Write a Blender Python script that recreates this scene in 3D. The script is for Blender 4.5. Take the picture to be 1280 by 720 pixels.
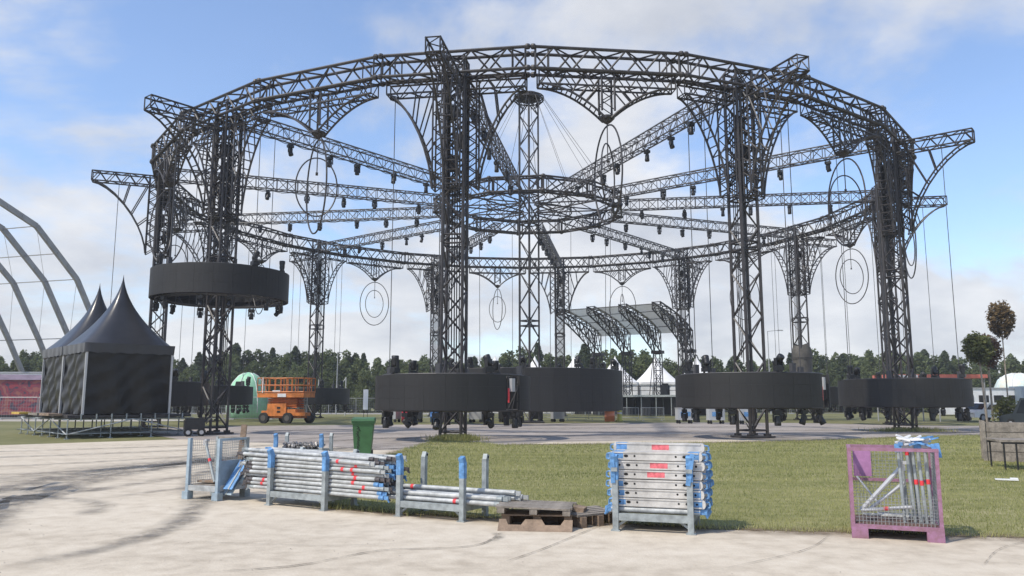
import bpy, math, random
from math import sin, cos, pi, radians, atan2, sqrt, hypot
from mathutils import Vector, Matrix
import numpy as np

random.seed(7)
rng = np.random.default_rng(7)
SC = bpy.context.scene
COL = SC.collection
for o in list(bpy.data.objects):
    bpy.data.objects.remove(o)

# ------------------------------------------------------------------ camera
F_PX, PITCH, EYE = 987.9, 8.11, 1.7
cd = bpy.data.cameras.new('camera')
cam = bpy.data.objects.new('camera', cd)
COL.objects.link(cam)
cam.location = (0, 0, EYE)
cam.rotation_euler = (radians(90 + PITCH), 0, 0)
cd.sensor_width = 36
cd.lens = 36 * F_PX / 1280
cd.clip_start = 0.1
cd.clip_end = 6000
SC.camera = cam
SC.render.resolution_x = 1024
SC.render.resolution_y = 576

# ------------------------------------------------------------------ sky and sun
SUN_DIR = Vector((-0.62, -0.42, 0.95)).normalized()      # from the scene to the sun
SUN_EL = math.asin(SUN_DIR.z)
W = bpy.data.worlds.new('World')
SC.world = W
W.use_nodes = True
nt = W.node_tree
nt.nodes.clear()
N = nt.nodes.new
L = nt.links.new
out = N('ShaderNodeOutputWorld')
bg = N('ShaderNodeBackground')
bg.inputs['Strength'].default_value = 0.14
sky = N('ShaderNodeTexSky')
sky.sky_type = 'NISHITA'
sky.sun_disc = False
sky.sun_elevation = SUN_EL
sky.sun_rotation = atan2(SUN_DIR.x, SUN_DIR.y)
sky.air_density = 1.0
sky.dust_density = 0.6
sky.ozone_density = 1.3
tc = N('ShaderNodeTexCoord')
sep = N('ShaderNodeSeparateXYZ')
L(tc.outputs['Generated'], sep.inputs[0])
zc = N('ShaderNodeMath'); zc.operation = 'MAXIMUM'; zc.inputs[1].default_value = 0.0
L(sep.outputs['Z'], zc.inputs[0])
za = N('ShaderNodeMath'); za.operation = 'ADD'; za.inputs[1].default_value = 0.34
L(zc.outputs[0], za.inputs[0])
dx = N('ShaderNodeMath'); dx.operation = 'DIVIDE'
dy = N('ShaderNodeMath'); dy.operation = 'DIVIDE'
L(sep.outputs['X'], dx.inputs[0]); L(za.outputs[0], dx.inputs[1])
L(sep.outputs['Y'], dy.inputs[0]); L(za.outputs[0], dy.inputs[1])
cmb = N('ShaderNodeCombineXYZ')
L(dx.outputs[0], cmb.inputs[0]); L(dy.outputs[0], cmb.inputs[1])
def wnoise(scale, detail, rough, off, dist=0.0):
    mp = N('ShaderNodeMapping'); mp.inputs['Location'].default_value = off
    n = N('ShaderNodeTexNoise')
    n.inputs['Scale'].default_value = scale
    n.inputs['Detail'].default_value = detail
    n.inputs['Roughness'].default_value = rough
    n.inputs['Distortion'].default_value = dist
    L(cmb.outputs[0], mp.inputs[0]); L(mp.outputs[0], n.inputs['Vector'])
    return n
CLOUD_OFF = (0.9, 9.7, 6.0)
n1 = wnoise(1.35, 10, 0.56, CLOUD_OFF, 0.3)
n2 = wnoise(2.6, 6, 0.55, (7.7, 2.2, 0.0))
# low-lying cloud is seen edge-on and closes up: coverage rises toward the horizon
cov = N('ShaderNodeMapRange')
cov.inputs['From Min'].default_value = 0.02; cov.inputs['From Max'].default_value = 0.42
cov.inputs['To Min'].default_value = 0.22; cov.inputs['To Max'].default_value = 0.0
L(sep.outputs['Z'], cov.inputs['Value'])
addc = N('ShaderNodeMath'); addc.operation = 'ADD'
L(n1.outputs['Fac'], addc.inputs[0]); L(cov.outputs[0], addc.inputs[1])
mask = N('ShaderNodeMapRange'); mask.interpolation_type = 'SMOOTHSTEP'
mask.inputs['From Min'].default_value = 0.52; mask.inputs['From Max'].default_value = 0.67
mask.inputs['To Min'].default_value = 0.06; mask.inputs['To Max'].default_value = 0.95
L(addc.outputs[0], mask.inputs['Value'])
crp = N('ShaderNodeValToRGB')
crp.color_ramp.elements[0].position = 0.32; crp.color_ramp.elements[0].color = (4.3, 4.55, 5.1, 1)
crp.color_ramp.elements[1].position = 0.68; crp.color_ramp.elements[1].color = (6.8, 6.85, 7.0, 1)
L(n2.outputs['Fac'], crp.inputs[0])
mixc = N('ShaderNodeMix'); mixc.data_type = 'RGBA'
L(mask.outputs[0], mixc.inputs['Factor'])
skb = N('ShaderNodeVectorMath'); skb.operation = 'MULTIPLY'
skb.inputs[1].default_value = (1.38, 1.47, 1.62)
L(sky.outputs[0], skb.inputs[0])
L(skb.outputs[0], mixc.inputs[6]); L(crp.outputs[0], mixc.inputs[7])
L(mixc.outputs[2], bg.inputs['Color']); L(bg.outputs[0], out.inputs['Surface'])

sl = bpy.data.lights.new('sun', 'SUN')
sl.energy = 3.9
sl.angle = radians(1.2)
sl.color = (1.0, 0.93, 0.82)
so = bpy.data.objects.new('sun', sl)
COL.objects.link(so)
so.rotation_euler = SUN_DIR.to_track_quat('Z', 'Y').to_euler()
SC.view_settings.view_transform = 'Standard'
SC.view_settings.look = 'None'
SC.view_settings.exposure = 0.0
SC.view_settings.gamma = 1.0

# ------------------------------------------------------------------ materials
MATS = {}
def mat(name, col, rough=0.6, metal=0.0, var=0.0, scale=3.0, bump=0.0, bscale=40.0, col2=None, spec=None, alpha=None):
    if name in MATS:
        return MATS[name]
    m = bpy.data.materials.new(name)
    m.use_nodes = True
    t = m.node_tree
    b = t.nodes['Principled BSDF']
    b.inputs['Roughness'].default_value = rough
    b.inputs['Metallic'].default_value = metal
    if spec is not None:
        b.inputs['Specular IOR Level'].default_value = spec
    if alpha is not None:
        b.inputs['Alpha'].default_value = alpha
    c = (col[0], col[1], col[2], 1)
    if var > 0 or col2:
        co = t.nodes.new('ShaderNodeTexCoord')
        n = t.nodes.new('ShaderNodeTexNoise')
        n.inputs['Scale'].default_value = scale
        n.inputs['Detail'].default_value = 6
        n.inputs['Roughness'].default_value = 0.65
        t.links.new(co.outputs['Object'], n.inputs['Vector'])
        r = t.nodes.new('ShaderNodeValToRGB')
        c2 = col2 if col2 else tuple(x * (1 + var) for x in col)
        c1 = col if col2 else tuple(x * (1 - var) for x in col)
        r.color_ramp.elements[0].position = 0.35
        r.color_ramp.elements[1].position = 0.65
        r.color_ramp.elements[0].color = (*c1, 1)
        r.color_ramp.elements[1].color = (*c2, 1)
        t.links.new(n.outputs['Fac'], r.inputs[0])
        t.links.new(r.outputs[0], b.inputs['Base Color'])
    else:
        b.inputs['Base Color'].default_value = c
    if bump > 0:
        co2 = t.nodes.new('ShaderNodeTexCoord')
        n2_ = t.nodes.new('ShaderNodeTexNoise')
        n2_.inputs['Scale'].default_value = bscale
        n2_.inputs['Detail'].default_value = 4
        t.links.new(co2.outputs['Object'], n2_.inputs['Vector'])
        bp = t.nodes.new('ShaderNodeBump')
        bp.inputs['Strength'].default_value = bump
        bp.inputs['Distance'].default_value = 0.03
        t.links.new(n2_.outputs['Fac'], bp.inputs['Height'])
        t.links.new(bp.outputs[0], b.inputs['Normal'])
    MATS[name] = m
    return m

STEEL = mat('dark_steel', (0.041, 0.037, 0.037), 0.5, 0.0, 0.3, 2.0)
STEEL2 = mat('dark_steel_far', (0.055, 0.052, 0.054), 0.55, 0.0, 0.3, 2.0)
SPOKE = mat('grey_steel', (0.10, 0.097, 0.10), 0.5, 0.0, 0.3, 2.5)
LED = mat('led_face', (0.0155, 0.0147, 0.014), 0.6, 0.0, 0.16, 0.9)
lt = LED.node_tree; lb = lt.nodes['Principled BSDF']; lsrc = lb.inputs['Base Color'].links[0].from_socket
oi_ = lt.nodes.new('ShaderNodeObjectInfo'); mr_ = lt.nodes.new('ShaderNodeMapRange'); mr_.inputs['To Min'].default_value = 0.86; mr_.inputs['To Max'].default_value = 1.14
lt.links.new(oi_.outputs['Random'], mr_.inputs['Value']); vm_ = lt.nodes.new('ShaderNodeVectorMath'); vm_.operation = 'SCALE'
lt.links.new(lsrc, vm_.inputs[0]); lt.links.new(mr_.outputs[0], vm_.inputs['Scale']); lt.links.new(vm_.outputs[0], lb.inputs['Base Color'])
LEDF = mat('led_frame', (0.06, 0.058, 0.056), 0.5)
BLACK = mat('black_plastic', (0.016, 0.016, 0.017), 0.45, 0.0, 0.3, 9)
LENS = mat('lens', (0.25, 0.27, 0.29), 0.15)
PALE = mat('pale_metal', (0.5, 0.5, 0.5), 0.4, 0.3)
GALV = mat('galvanised', (0.42, 0.43, 0.42), 0.55, 0.15, 0.28, 7, 0.1, 60)
GALV2 = mat('galvanised_dull', (0.31, 0.34, 0.34), 0.55, 0.2, 0.25, 9, 0.1, 60)
BLUE = mat('blue_paint', (0.12, 0.28, 0.52), 0.6, 0, 0.35, 12)
RED = mat('red_tape', (0.72, 0.05, 0.06), 0.5, 0, 0.2, 20)
PINKRED = mat('red_spray', (0.72, 0.16, 0.18), 0.65, 0, 0.3, 14)
ALU = mat('aluminium', (0.52, 0.50, 0.465), 0.5, 0.1, 0.22, 5, 0.08, 60)
HOLE = mat('hole', (0.01, 0.01, 0.01), 0.9)
PURPLE = mat('purple_paint', (0.36, 0.18, 0.29), 0.7, 0, 0.3, 11, 0.2, 30, col2=(0.25, 0.13, 0.16))
WOOD = mat('grey_wood', (0.235, 0.205, 0.17), 0.85, 0, 0.35, 5, 0.4, 25)
WOODB = mat('brown_wood', (0.25, 0.18, 0.125), 0.85, 0, 0.3, 5, 0.4, 25)
ORANGE = mat('orange_paint', (0.60, 0.19, 0.04), 0.55, 0, 0.28, 2.5)
RUBBER = mat('rubber', (0.02, 0.02, 0.02), 0.8)
GREENB = mat('green_bin', (0.04, 0.125, 0.042), 0.5, 0, 0.15, 4)
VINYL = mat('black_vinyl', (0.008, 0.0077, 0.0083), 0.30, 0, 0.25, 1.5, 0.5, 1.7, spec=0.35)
VINYLR = mat('black_vinyl_lit_roof', (0.03, 0.0295, 0.032), 0.30, 0, 0.2, 0.8, 0.15, 2.0)  # same black vinyl as the walls, lit roof tone put into the colour
WHITE = mat('white_canvas', (0.78, 0.77, 0.75), 0.7, 0, 0.06, 0.8)
WHITEP = mat('white_paint', (0.75, 0.75, 0.74), 0.5, 0, 0.1, 2)
MESHW = mat('wire', (0.30, 0.31, 0.31), 0.5, 0.3)
DARKW = mat('dark_wire', (0.06, 0.06, 0.065), 0.6)
TRUNK = mat('bark', (0.09, 0.07, 0.05), 0.9, 0, 0.3, 6)
LAMP = mat('lamp_grey', (0.35, 0.36, 0.37), 0.5)

def foliage(name, c1, c2, thin=True, patch=False):
    m = bpy.data.materials.new(name)
    m.use_nodes = True
    t = m.node_tree
    b = t.nodes['Principled BSDF']
    b.inputs['Roughness'].default_value = 0.75
    b.inputs['Specular IOR Level'].default_value = 0.2
    g = t.nodes.new('ShaderNodeNewGeometry')
    oi = t.nodes.new('ShaderNodeObjectInfo')
    ad = t.nodes.new('ShaderNodeMath'); ad.operation = 'MULTIPLY_ADD'
    ad.inputs[1].default_value = 0.55
    t.links.new(g.outputs['Random Per Island'], ad.inputs[0])
    ml = t.nodes.new('ShaderNodeMath'); ml.operation = 'MULTIPLY'; ml.inputs[1].default_value = 0.45
    t.links.new(oi.outputs['Random'], ml.inputs[0])
    t.links.new(ml.outputs[0], ad.inputs[2])
    r = t.nodes.new('ShaderNodeValToRGB')
    r.color_ramp.elements[0].color = (*c1, 1)
    r.color_ramp.elements[1].color = (*c2, 1)
    t.links.new(ad.outputs[0], r.inputs[0])
    t.links.new(r.outputs[0], b.inputs['Base Color'])
    if thin:
        tr = t.nodes.new('ShaderNodeBsdfTranslucent'); mx = t.nodes.new('ShaderNodeMixShader'); mx.inputs[0].default_value = 0.4
        t.links.new(r.outputs[0], tr.inputs['Color'])
        t.links.new(b.outputs[0], mx.inputs[1]); t.links.new(tr.outputs[0], mx.inputs[2])
        t.links.new(mx.outputs[0], t.nodes['Material Output'].inputs['Surface'])
    if patch:
        co = t.nodes.new('ShaderNodeTexCoord'); mp = t.nodes.new('ShaderNodeMapping'); mp.inputs['Rotation'].default_value = (0, 0, 0.25); mp.inputs['Scale'].default_value = (0.35, 1.0, 1)
        nz = t.nodes.new('ShaderNodeTexNoise'); nz.inputs['Scale'].default_value = 0.9; nz.inputs['Detail'].default_value = 5
        t.links.new(co.outputs['Object'], mp.inputs[0]); t.links.new(mp.outputs[0], nz.inputs['Vector'])
        mr = t.nodes.new('ShaderNodeMapRange'); mr.inputs['From Min'].default_value = 0.32; mr.inputs['From Max'].default_value = 0.68; mr.inputs['To Max'].default_value = 0.6
        t.links.new(nz.outputs['Fac'], mr.inputs['Value']); t.links.new(mr.outputs[0], ad.inputs[2]); ad.inputs[1].default_value = 0.4
    return m
PINE = foliage('pine_leaf', (0.055, 0.075, 0.042), (0.125, 0.155, 0.08))
BIRCH = foliage('birch_leaf', (0.08, 0.108, 0.046), (0.19, 0.22, 0.09))
GLOBE_G = foliage('globe_green', (0.075, 0.095, 0.03), (0.20, 0.21, 0.07))
GLOBE_R = foliage('globe_red', (0.075, 0.05, 0.034), (0.20, 0.12, 0.08))
COLUMN = foliage('column_brown', (0.08, 0.06, 0.028), (0.22, 0.15, 0.07))
SHRUB = foliage('shrub_leaf', (0.10, 0.12, 0.03), (0.22, 0.20, 0.06))
GRASSM = foliage('grass_blade', (0.165, 0.20, 0.06), (0.53, 0.50, 0.22), True, True)

# ------------------------------------------------------------------ mesh builder
class MB:
    def __init__(s):
        s.v = []; s.f = []
    def add(s, vs, fs):
        n = len(s.v)
        s.v += [tuple(p) for p in vs]
        s.f += [tuple(i + n for i in f) for f in fs]
        return s
    def box(s, c, size, rot=None):
        hx, hy, hz = size[0] / 2, size[1] / 2, size[2] / 2
        P = [Vector((x, y, z)) for x in (-hx, hx) for y in (-hy, hy) for z in (-hz, hz)]
        if rot is not None:
            P = [rot @ p for p in P]
        c = Vector(c)
        P = [p + c for p in P]
        return s.add(P, [(0, 1, 3, 2), (4, 6, 7, 5), (0, 4, 5, 1), (2, 3, 7, 6), (0, 2, 6, 4), (1, 5, 7, 3)])
    def bar(s, p, q, w, h):
        """rectangular bar from p to q; w across, h up"""
        p = Vector(p); q = Vector(q); d = (q - p)
        u = Vector((0, 0, 1)) if abs(d.normalized().z) < 0.97 else Vector((0, 1, 0))
        a = d.cross(u).normalized() * (w / 2)
        b = a.cross(d).normalized() * (h / 2)
        P = [p - a - b, p + a - b, p + a + b, p - a + b, q - a - b, q + a - b, q + a + b, q - a + b]
        return s.add(P, [(3, 2, 1, 0), (4, 5, 6, 7), (0, 1, 5, 4), (1, 2, 6, 5), (2, 3, 7, 6), (3, 0, 4, 7)])
    def tube(s, p, q, r, n=5, r2=None, cap=False):
        p = Vector(p); q = Vector(q); d = q - p
        if d.length < 1e-6: return s
        d.normalize()
        u = Vector((0, 0, 1)) if abs(d.z) < 0.95 else Vector((1, 0, 0))
        a = d.cross(u).normalized(); b = d.cross(a)
        if r2 is None: r2 = r
        vs = []; fs = []
        for i in range(n):
            t = 2 * pi * i / n
            e = a * cos(t) + b * sin(t)
            vs.append(p + e * r); vs.append(q + e * r2)
        for i in range(n):
            j = (i + 1) % n
            fs.append((2 * i, 2 * i + 1, 2 * j + 1, 2 * j))
        if cap:
            fs.append(tuple(2 * i for i in range(n)))
            fs.append(tuple(2 * i + 1 for i in reversed(range(n))))
        return s.add(vs, fs)
    def path(s, pts, r, n=5, closed=False):
        m = len(pts)
        for i in range(m if closed else m - 1):
            s.tube(pts[i], pts[(i + 1) % m], r, n)
        return s
    def lathe(s, prof, n=16, c=(0, 0, 0), cap=True):
        vs = []; fs = []
        for r, z in prof:
            for i in range(n):
                t = 2 * pi * i / n
                vs.append((c[0] + r * cos(t), c[1] + r * sin(t), c[2] + z))
        for k in range(len(prof) - 1):
            for i in range(n):
                j = (i + 1) % n
                fs.append((k * n + i, k * n + j, (k + 1) * n + j, (k + 1) * n + i))
        if cap:
            fs.append(tuple(reversed(range(n))))
            fs.append(tuple(range((len(prof) - 1) * n, len(prof) * n)))
        return s.add(vs, fs)
    def mesh(s, name, smooth=False):
        me = bpy.data.meshes.new(name)
        me.from_pydata(s.v, [], s.f)
        me.update()
        if smooth:
            me.polygons.foreach_set('use_smooth', [True] * len(me.polygons))
        return me
    def build(s, name, m, parent=None, smooth=False):
        return obj(name, s.mesh(name, smooth), m, parent)

def obj(name, me, m, parent=None, loc=(0, 0, 0), rot=(0, 0, 0)):
    if m is not None and len(me.materials) == 0:
        me.materials.append(m)
    o = bpy.data.objects.new(name, me)
    COL.objects.link(o)
    o.location = loc
    o.rotation_euler = rot
    if parent is not None:
        o.parent = parent
    return o
def tag(o, label, cat, group=None):
    o['label'] = label; o['category'] = cat
    if group: o['group'] = group
    return o
def thing(name, label, cat, loc=(0, 0, 0), rz=0.0, group=None):
    o = bpy.data.objects.new(name, None)
    o.empty_display_size = 0.2
    COL.objects.link(o)
    o.location = loc
    o.rotation_euler = (0, 0, rz)
    return tag(o, label, cat, group)
def struct(o):
    o['kind'] = 'structure'
    return o
KIDS = {}
def kids(o):
    return [c for c in o.children]
def dup(root, loc=None, rz=None, label=None, group=None, scale=None):
    r = root.copy(); COL.objects.link(r)
    if loc is not None: r.location = loc
    if rz is not None: r.rotation_euler = (0, 0, rz)
    if scale is not None: r.scale = scale
    if label: r['label'] = label
    if group: r['group'] = group
    for ch in root.children:
        c = ch.copy(); COL.objects.link(c); c.parent = r
        for g in ch.children:
            d = g.copy(); COL.objects.link(d); d.parent = c
    return r

def box_truss(mb, p0, p1, w, h, up=(0, 0, 1), panel=0.9, rc=0.045, rb=0.026, ends=True, ladder=False, nb=4):
    """square lattice girder from p0 to p1 (centre line), w across and h along up"""
    p0 = Vector(p0); p1 = Vector(p1); d = p1 - p0; ln = d.length; d.normalize()
    u = Vector(up); u = (u - d * u.dot(d)).normalized()
    a = d.cross(u).normalized()
    C = [(-w / 2, -h / 2), (w / 2, -h / 2), (w / 2, h / 2), (-w / 2, h / 2)]
    P = lambda i, t: p0 + d * t + a * C[i % 4][0] + u * C[i % 4][1]
    for i in range(4):
        mb.tube(P(i, 0), P(i, ln), rc, 6)
    n = max(2, int(round(ln / panel)))
    st = ln / n
    for i in range(4):
        for k in range(n):
            if (k + i) % 2 == 0: mb.tube(P(i, k * st), P(i + 1, (k + 1) * st), rb, nb)
            else: mb.tube(P(i + 1, k * st), P(i, (k + 1) * st), rb, nb)
            if ladder and k: mb.tube(P(i, k * st), P(i + 1, k * st), rb, nb)
        if ends:
            for t in (0, ln):
                mb.tube(P(i, t), P(i + 1, t), rb * 1.3, nb)
    return mb

# ------------------------------------------------------------------ ground
def sheet(name, pts, z, m, sub=0):
    me = bpy.data.meshes.new(name)
    me.from_pydata([(x, y, z) for x, y in pts], [], [tuple(range(len(pts)))])
    me.update()
    return struct(obj(name, me, m))

def ground_mat(name, cols, scales, bump, bscale, rough=0.9, stretch=None):
    """three-octave mottled ground: cols = dark, mid, light"""
    m = bpy.data.materials.new(name)
    m.use_nodes = True
    t = m.node_tree
    b = t.nodes['Principled BSDF']
    b.inputs['Roughness'].default_value = rough
    b.inputs['Specular IOR Level'].default_value = 0.25
    co = t.nodes.new('ShaderNodeTexCoord')
    src = co.outputs['Object']
    if stretch:
        mp = t.nodes.new('ShaderNodeMapping')
        mp.inputs['Rotation'].default_value = (0, 0, stretch[1])
        mp.inputs['Scale'].default_value = stretch[0]
        t.links.new(src, mp.inputs[0]); st_src = mp.outputs[0]
    else:
        st_src = src
    ns = []
    for i, sc_ in enumerate(scales):
        n = t.nodes.new('ShaderNodeTexNoise')
        n.inputs['Scale'].default_value = sc_
        n.inputs['Detail'].default_value = 8 if i == 0 else 5
        n.inputs['Roughness'].default_value = 0.6
        t.links.new(st_src if i == 0 else src, n.inputs['Vector'])
        ns.append(n)
    a1 = t.nodes.new('ShaderNodeMath'); a1.operation = 'MULTIPLY_ADD'; a1.inputs[1].default_value = 0.5
    t.links.new(ns[1].outputs['Fac'], a1.inputs[0])
    hm = t.nodes.new('ShaderNodeMath'); hm.operation = 'MULTIPLY'; hm.inputs[1].default_value = 0.5
    t.links.new(ns[0].outputs['Fac'], hm.inputs[0])
    t.links.new(hm.outputs[0], a1.inputs[2])
    r = t.nodes.new('ShaderNodeValToRGB')
    e = r.color_ramp.elements
    e[0].position = 0.36; e[0].color = (*cols[0], 1)
    e[1].position = 0.64; e[1].color = (*cols[2], 1)
    mid = e.new(0.5); mid.color = (*cols[1], 1)
    t.links.new(a1.outputs[0], r.inputs[0])
    t.links.new(r.outputs[0], b.inputs['Base Color'])
    nb = t.nodes.new('ShaderNodeTexNoise')
    nb.inputs['Scale'].default_value = bscale; nb.inputs['Detail'].default_value = 5
    t.links.new(src, nb.inputs['Vector'])
    bp = t.nodes.new('ShaderNodeBump'); bp.inputs['Strength'].default_value = bump; bp.inputs['Distance'].default_value = 0.02
    t.links.new(nb.outputs['Fac'], bp.inputs['Height'])
    t.links.new(bp.outputs[0], b.inputs['Normal'])
    return m
FIELD = ground_mat('field_grass', ((0.12, 0.125, 0.048), (0.17, 0.165, 0.068), (0.23, 0.21, 0.10)), (0.12, 1.6), 0.5, 9)
LAWN = ground_mat('lawn', ((0.16, 0.165, 0.06), (0.23, 0.22, 0.09), (0.31, 0.28, 0.14)), (0.5, 3.2), 0.6, 25, stretch=((0.5, 2.2, 1), radians(14)))
CONC = ground_mat('concrete', ((0.43, 0.367, 0.282), (0.56, 0.487, 0.382), (0.64, 0.567, 0.455)), (0.35, 3.4), 0.35, 30, stretch=((0.5, 1.6, 1), radians(12)))
ASPH = ground_mat('worn_asphalt', ((0.23, 0.20, 0.175), (0.335, 0.295, 0.26), (0.42, 0.375, 0.335)), (0.25, 1.5), 0.3, 14, stretch=((0.35, 1.8, 1), radians(4)))
GRAVEL = ground_mat('gravel_path', ((0.36, 0.33, 0.29), (0.42, 0.39, 0.34), (0.48, 0.45, 0.40)), (0.3, 2.0), 0.3, 14)

sheet('ground', [(-1500, -60), (1500, -60), (1500, 3000), (-1500, 3000)], 0.0, FIELD)
sheet('road', [(-14.6, 35.4), (-20.5, 43.5), (-23, 50), (-18, 54.5), (-9, 57), (3.6, 60.5), (14, 63), (22, 61.5), (29, 55), (45, 54), (120, 62),
               (120, 30), (14, 20), (-10, 18), (-16, 30)], 0.004, ASPH)
sheet('concrete_apron', [(-80, -20), (90, -20), (90, 9.0), (12, 13), (4, 25), (-1.5, 27.5), (-4.6, 27.8), (-8.5, 31.5), (-14.6, 35.6), (-19.9, 30.6), (-27, 27.5), (-80, 18)], 0.008, CONC)
LAWN_OUT = [(-3.0, 12.95), (-1.7, 12.25), (-0.3, 11.75), (1.4, 11.3), (2.77, 10.85), (4.5, 10.5), (6.4, 10.15), (9, 9.6), (14, 8.6), (60, 4), (70, 44), (27, 40.4), (23, 39.4), (20, 38.6), (15.5, 35.6), (10.6, 33.2), (6.8, 32.1),
            (2.5, 31.2), (-0.6, 31.0), (-1.6, 33.2), (-2.2, 34.6), (-3.3, 34.4), (-3.4, 31.5), (-3.7, 28.0), (-3.75, 24.5), (-3.7, 21.5), (-3.4, 17)]
def rag(pts, step=0.35, amp=0.09):
    o_ = []
    for i in range(len(pts)):
        a = Vector(pts[i]); b = Vector(pts[(i + 1) % len(pts)])
        n = max(1, min(90, int((b - a).length / step)))
        for k in range(n):
            p = a.lerp(b, k / n)
            o_.append((p.x + random.uniform(-amp, amp), p.y + random.uniform(-amp, amp)))
    return o_
LAWN_R = rag(LAWN_OUT)
sheet('lawn', LAWN_R, 0.016, LAWN)
sheet('path', [(-90, 68), (-30, 66), (-27, 70), (-45, 84), (-90, 92)], 0.004, GRAVEL)
sheet('far_path', [(-90, 104), (-5, 100), (-5, 109), (-90, 116)], 0.006, GRAVEL)
sheet('light_strip', [(0.6, 31.6), (8.5, 33.1), (12.2, 35.0), (9.5, 35.2), (5, 34.2), (1.6, 33.2)], 0.010, CONC)

# tyre marks, road streaks, cracks and joints: strips with a shape of their own
def stain_mat(name, col, amax, scale):
    m = bpy.data.materials.new(name)
    m.use_nodes = True
    t = m.node_tree
    b = t.nodes['Principled BSDF']
    b.inputs['Base Color'].default_value = (*col, 1)
    b.inputs['Roughness'].default_value = 0.85
    co = t.nodes.new('ShaderNodeTexCoord')
    n = t.nodes.new('ShaderNodeTexNoise'); n.inputs['Scale'].default_value = scale; n.inputs['Detail'].default_value = 7
    n.inputs['Roughness'].default_value = 0.7
    t.links.new(co.outputs['Object'], n.inputs['Vector'])
    uv = t.nodes.new('ShaderNodeAttribute'); uv.attribute_name = 'edge'
    mr = t.nodes.new('ShaderNodeMapRange')
    mr.inputs['From Min'].default_value = 0.34; mr.inputs['From Max'].default_value = 0.68
    mr.inputs['To Min'].default_value = 0.0; mr.inputs['To Max'].default_value = amax
    t.links.new(n.outputs['Fac'], mr.inputs['Value'])
    mu = t.nodes.new('ShaderNodeMath'); mu.operation = 'MULTIPLY'
    t.links.new(mr.outputs[0], mu.inputs[0]); t.links.new(uv.outputs['Fac'], mu.inputs[1])
    t.links.new(mu.outputs[0], b.inputs['Alpha'])
    return m
STREAK = stain_mat('tyre_rubber_and_streak', (0.19, 0.175, 0.155), 0.55, 2.2)
CRACK = stain_mat('crack', (0.11, 0.095, 0.075), 1.0, 5.0)
def spline(pts, n=14):
    o_ = []
    P = [Vector(p) for p in pts]
    P = [P[0] * 2 - P[1]] + P + [P[-1] * 2 - P[-2]]
    for i in range(1, len(P) - 2):
        for k in range(n):
            t = k / n
            a, b, c, d = P[i - 1], P[i], P[i + 1], P[i + 2]
            o_.append(0.5 * ((2 * b) + (c - a) * t + (2 * a - 5 * b + 4 * c - d) * t * t + (3 * b - a - 3 * c + d) * t ** 3))
    o_.append(P[-2])
    return o_
def strip(name, pts, w, z, m, n=14):
    S = spline([(x, y) for x, y in pts], n)
    vs = []; fs = []; ed = []
    for i, p in enumerate(S):
        q = S[min(i + 1, len(S) - 1)]; r_ = S[max(i - 1, 0)]
        d = (q - r_).normalized(); nrm = Vector((-d.y, d.x))
        fade = min(1, i / 4, (len(S) - 1 - i) / 4)
        for s_, e_ in ((-0.8, 0), (-0.12, 1), (0.12, 1), (0.8, 0)):
            v = p + nrm * (w * s_)
            vs.append((v.x, v.y, z)); ed.append(e_ * fade)
        if i:
            for k in range(3):
                fs.append(((i - 1) * 4 + k, (i - 1) * 4 + k + 1, i * 4 + k + 1, i * 4 + k))
    me = bpy.data.meshes.new(name); me.from_pydata(vs, [], fs); me.update()
    at = me.attributes.new('edge', 'FLOAT', 'POINT')
    at.data.foreach_set('value', ed)
    return struct(obj(name, me, m))
TM = [
    ([(-7.0, 8.2), (-7.3, 9.6), (-7.6, 11.6), (-8.6, 14.2), (-9.4, 17.0)], 0.5),
    ([(-9.8, 10.5), (-8.9, 12.0), (-8.3, 13.6), (-8.9, 16.0), (-9.2, 19), (-7.5, 24)], 0.6),
    ([(-10.5, 12.6), (-9.2, 13.2), (-8.4, 14.6), (-7.6, 17), (-6.9, 21), (-5.0, 26)], 0.45),
    ([(-11.5, 13.6), (-9.8, 14.4), (-8.0, 14.2), (-6.8, 13.4), (-6.3, 12)], 0.35),
    ([(-13, 17.8), (-10.5, 19.5), (-8.6, 22.5), (-6, 27), (-2, 30.5)], 0.45),
    ([(-15, 20), (-12, 22), (-9, 26), (-6, 30.5), (-3, 34)], 0.5),
    ([(-4.7, 9.6), (-4.55, 11.2), (-4.9, 12.6), (-5.3, 14.2)], 0.3),
    ([(-10.5, 15.2), (-8.8, 15.8), (-7.6, 15.2)], 0.5),
    ([(-5.2, 8.4), (-4.6, 10.0), (-5.1, 13.0), (-6.9, 17.5), (-8.2, 24), (-8.4, 30)], 0.34),
    ([(-6.6, 8.4), (-6.9, 10.5), (-8.2, 13.8), (-8.9, 19), (-7.8, 26), (-4, 32)], 0.55),
    ([(-7.6, 9.0), (-8.2, 12), (-9.6, 15), (-9.8, 20), (-7.0, 26.5), (-2.5, 29.5)], 0.7),
    ([(-12, 11.5), (-10.2, 13.8), (-9.9, 17.5), (-9.0, 22.5), (-6.5, 28), (-1, 33)], 0.9),
    ([(-14, 15.6), (-11, 17.5), (-10.2, 21), (-8, 26), (-5, 30)], 1.3),
    ([(-20, 22), (-15, 24.5), (-11, 28), (-8, 33), (-5, 38)], 0.8),
    ([(-24, 24.5), (-17, 27), (-12, 31), (-9, 36), (-7, 42)], 0.6),
    ([(-7.2, 14), (-5.8, 17.5), (-4.9, 23)], 0.25),
    ([(-5.0, 13.2), (-5.9, 16), (-7.5, 20.5), (-10.5, 26)], 0.3),
    ([(-10, 33), (-4, 37), (4, 39.5), (12, 41), (22, 43), (40, 47)], 1.1),  # from here on, dark streaks curving along the road under the rig
    ([(-12, 40), (-4, 42.5), (6, 44), (16, 46), (26, 47.5), (44, 49.5)], 1.3),
    ([(-16, 45), (-6, 48), (6, 50), (18, 52), (30, 51)], 1.6),
    ([(0, 36), (7, 37.2), (16, 40.2), (28, 44.5)], 0.7),
]
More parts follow.
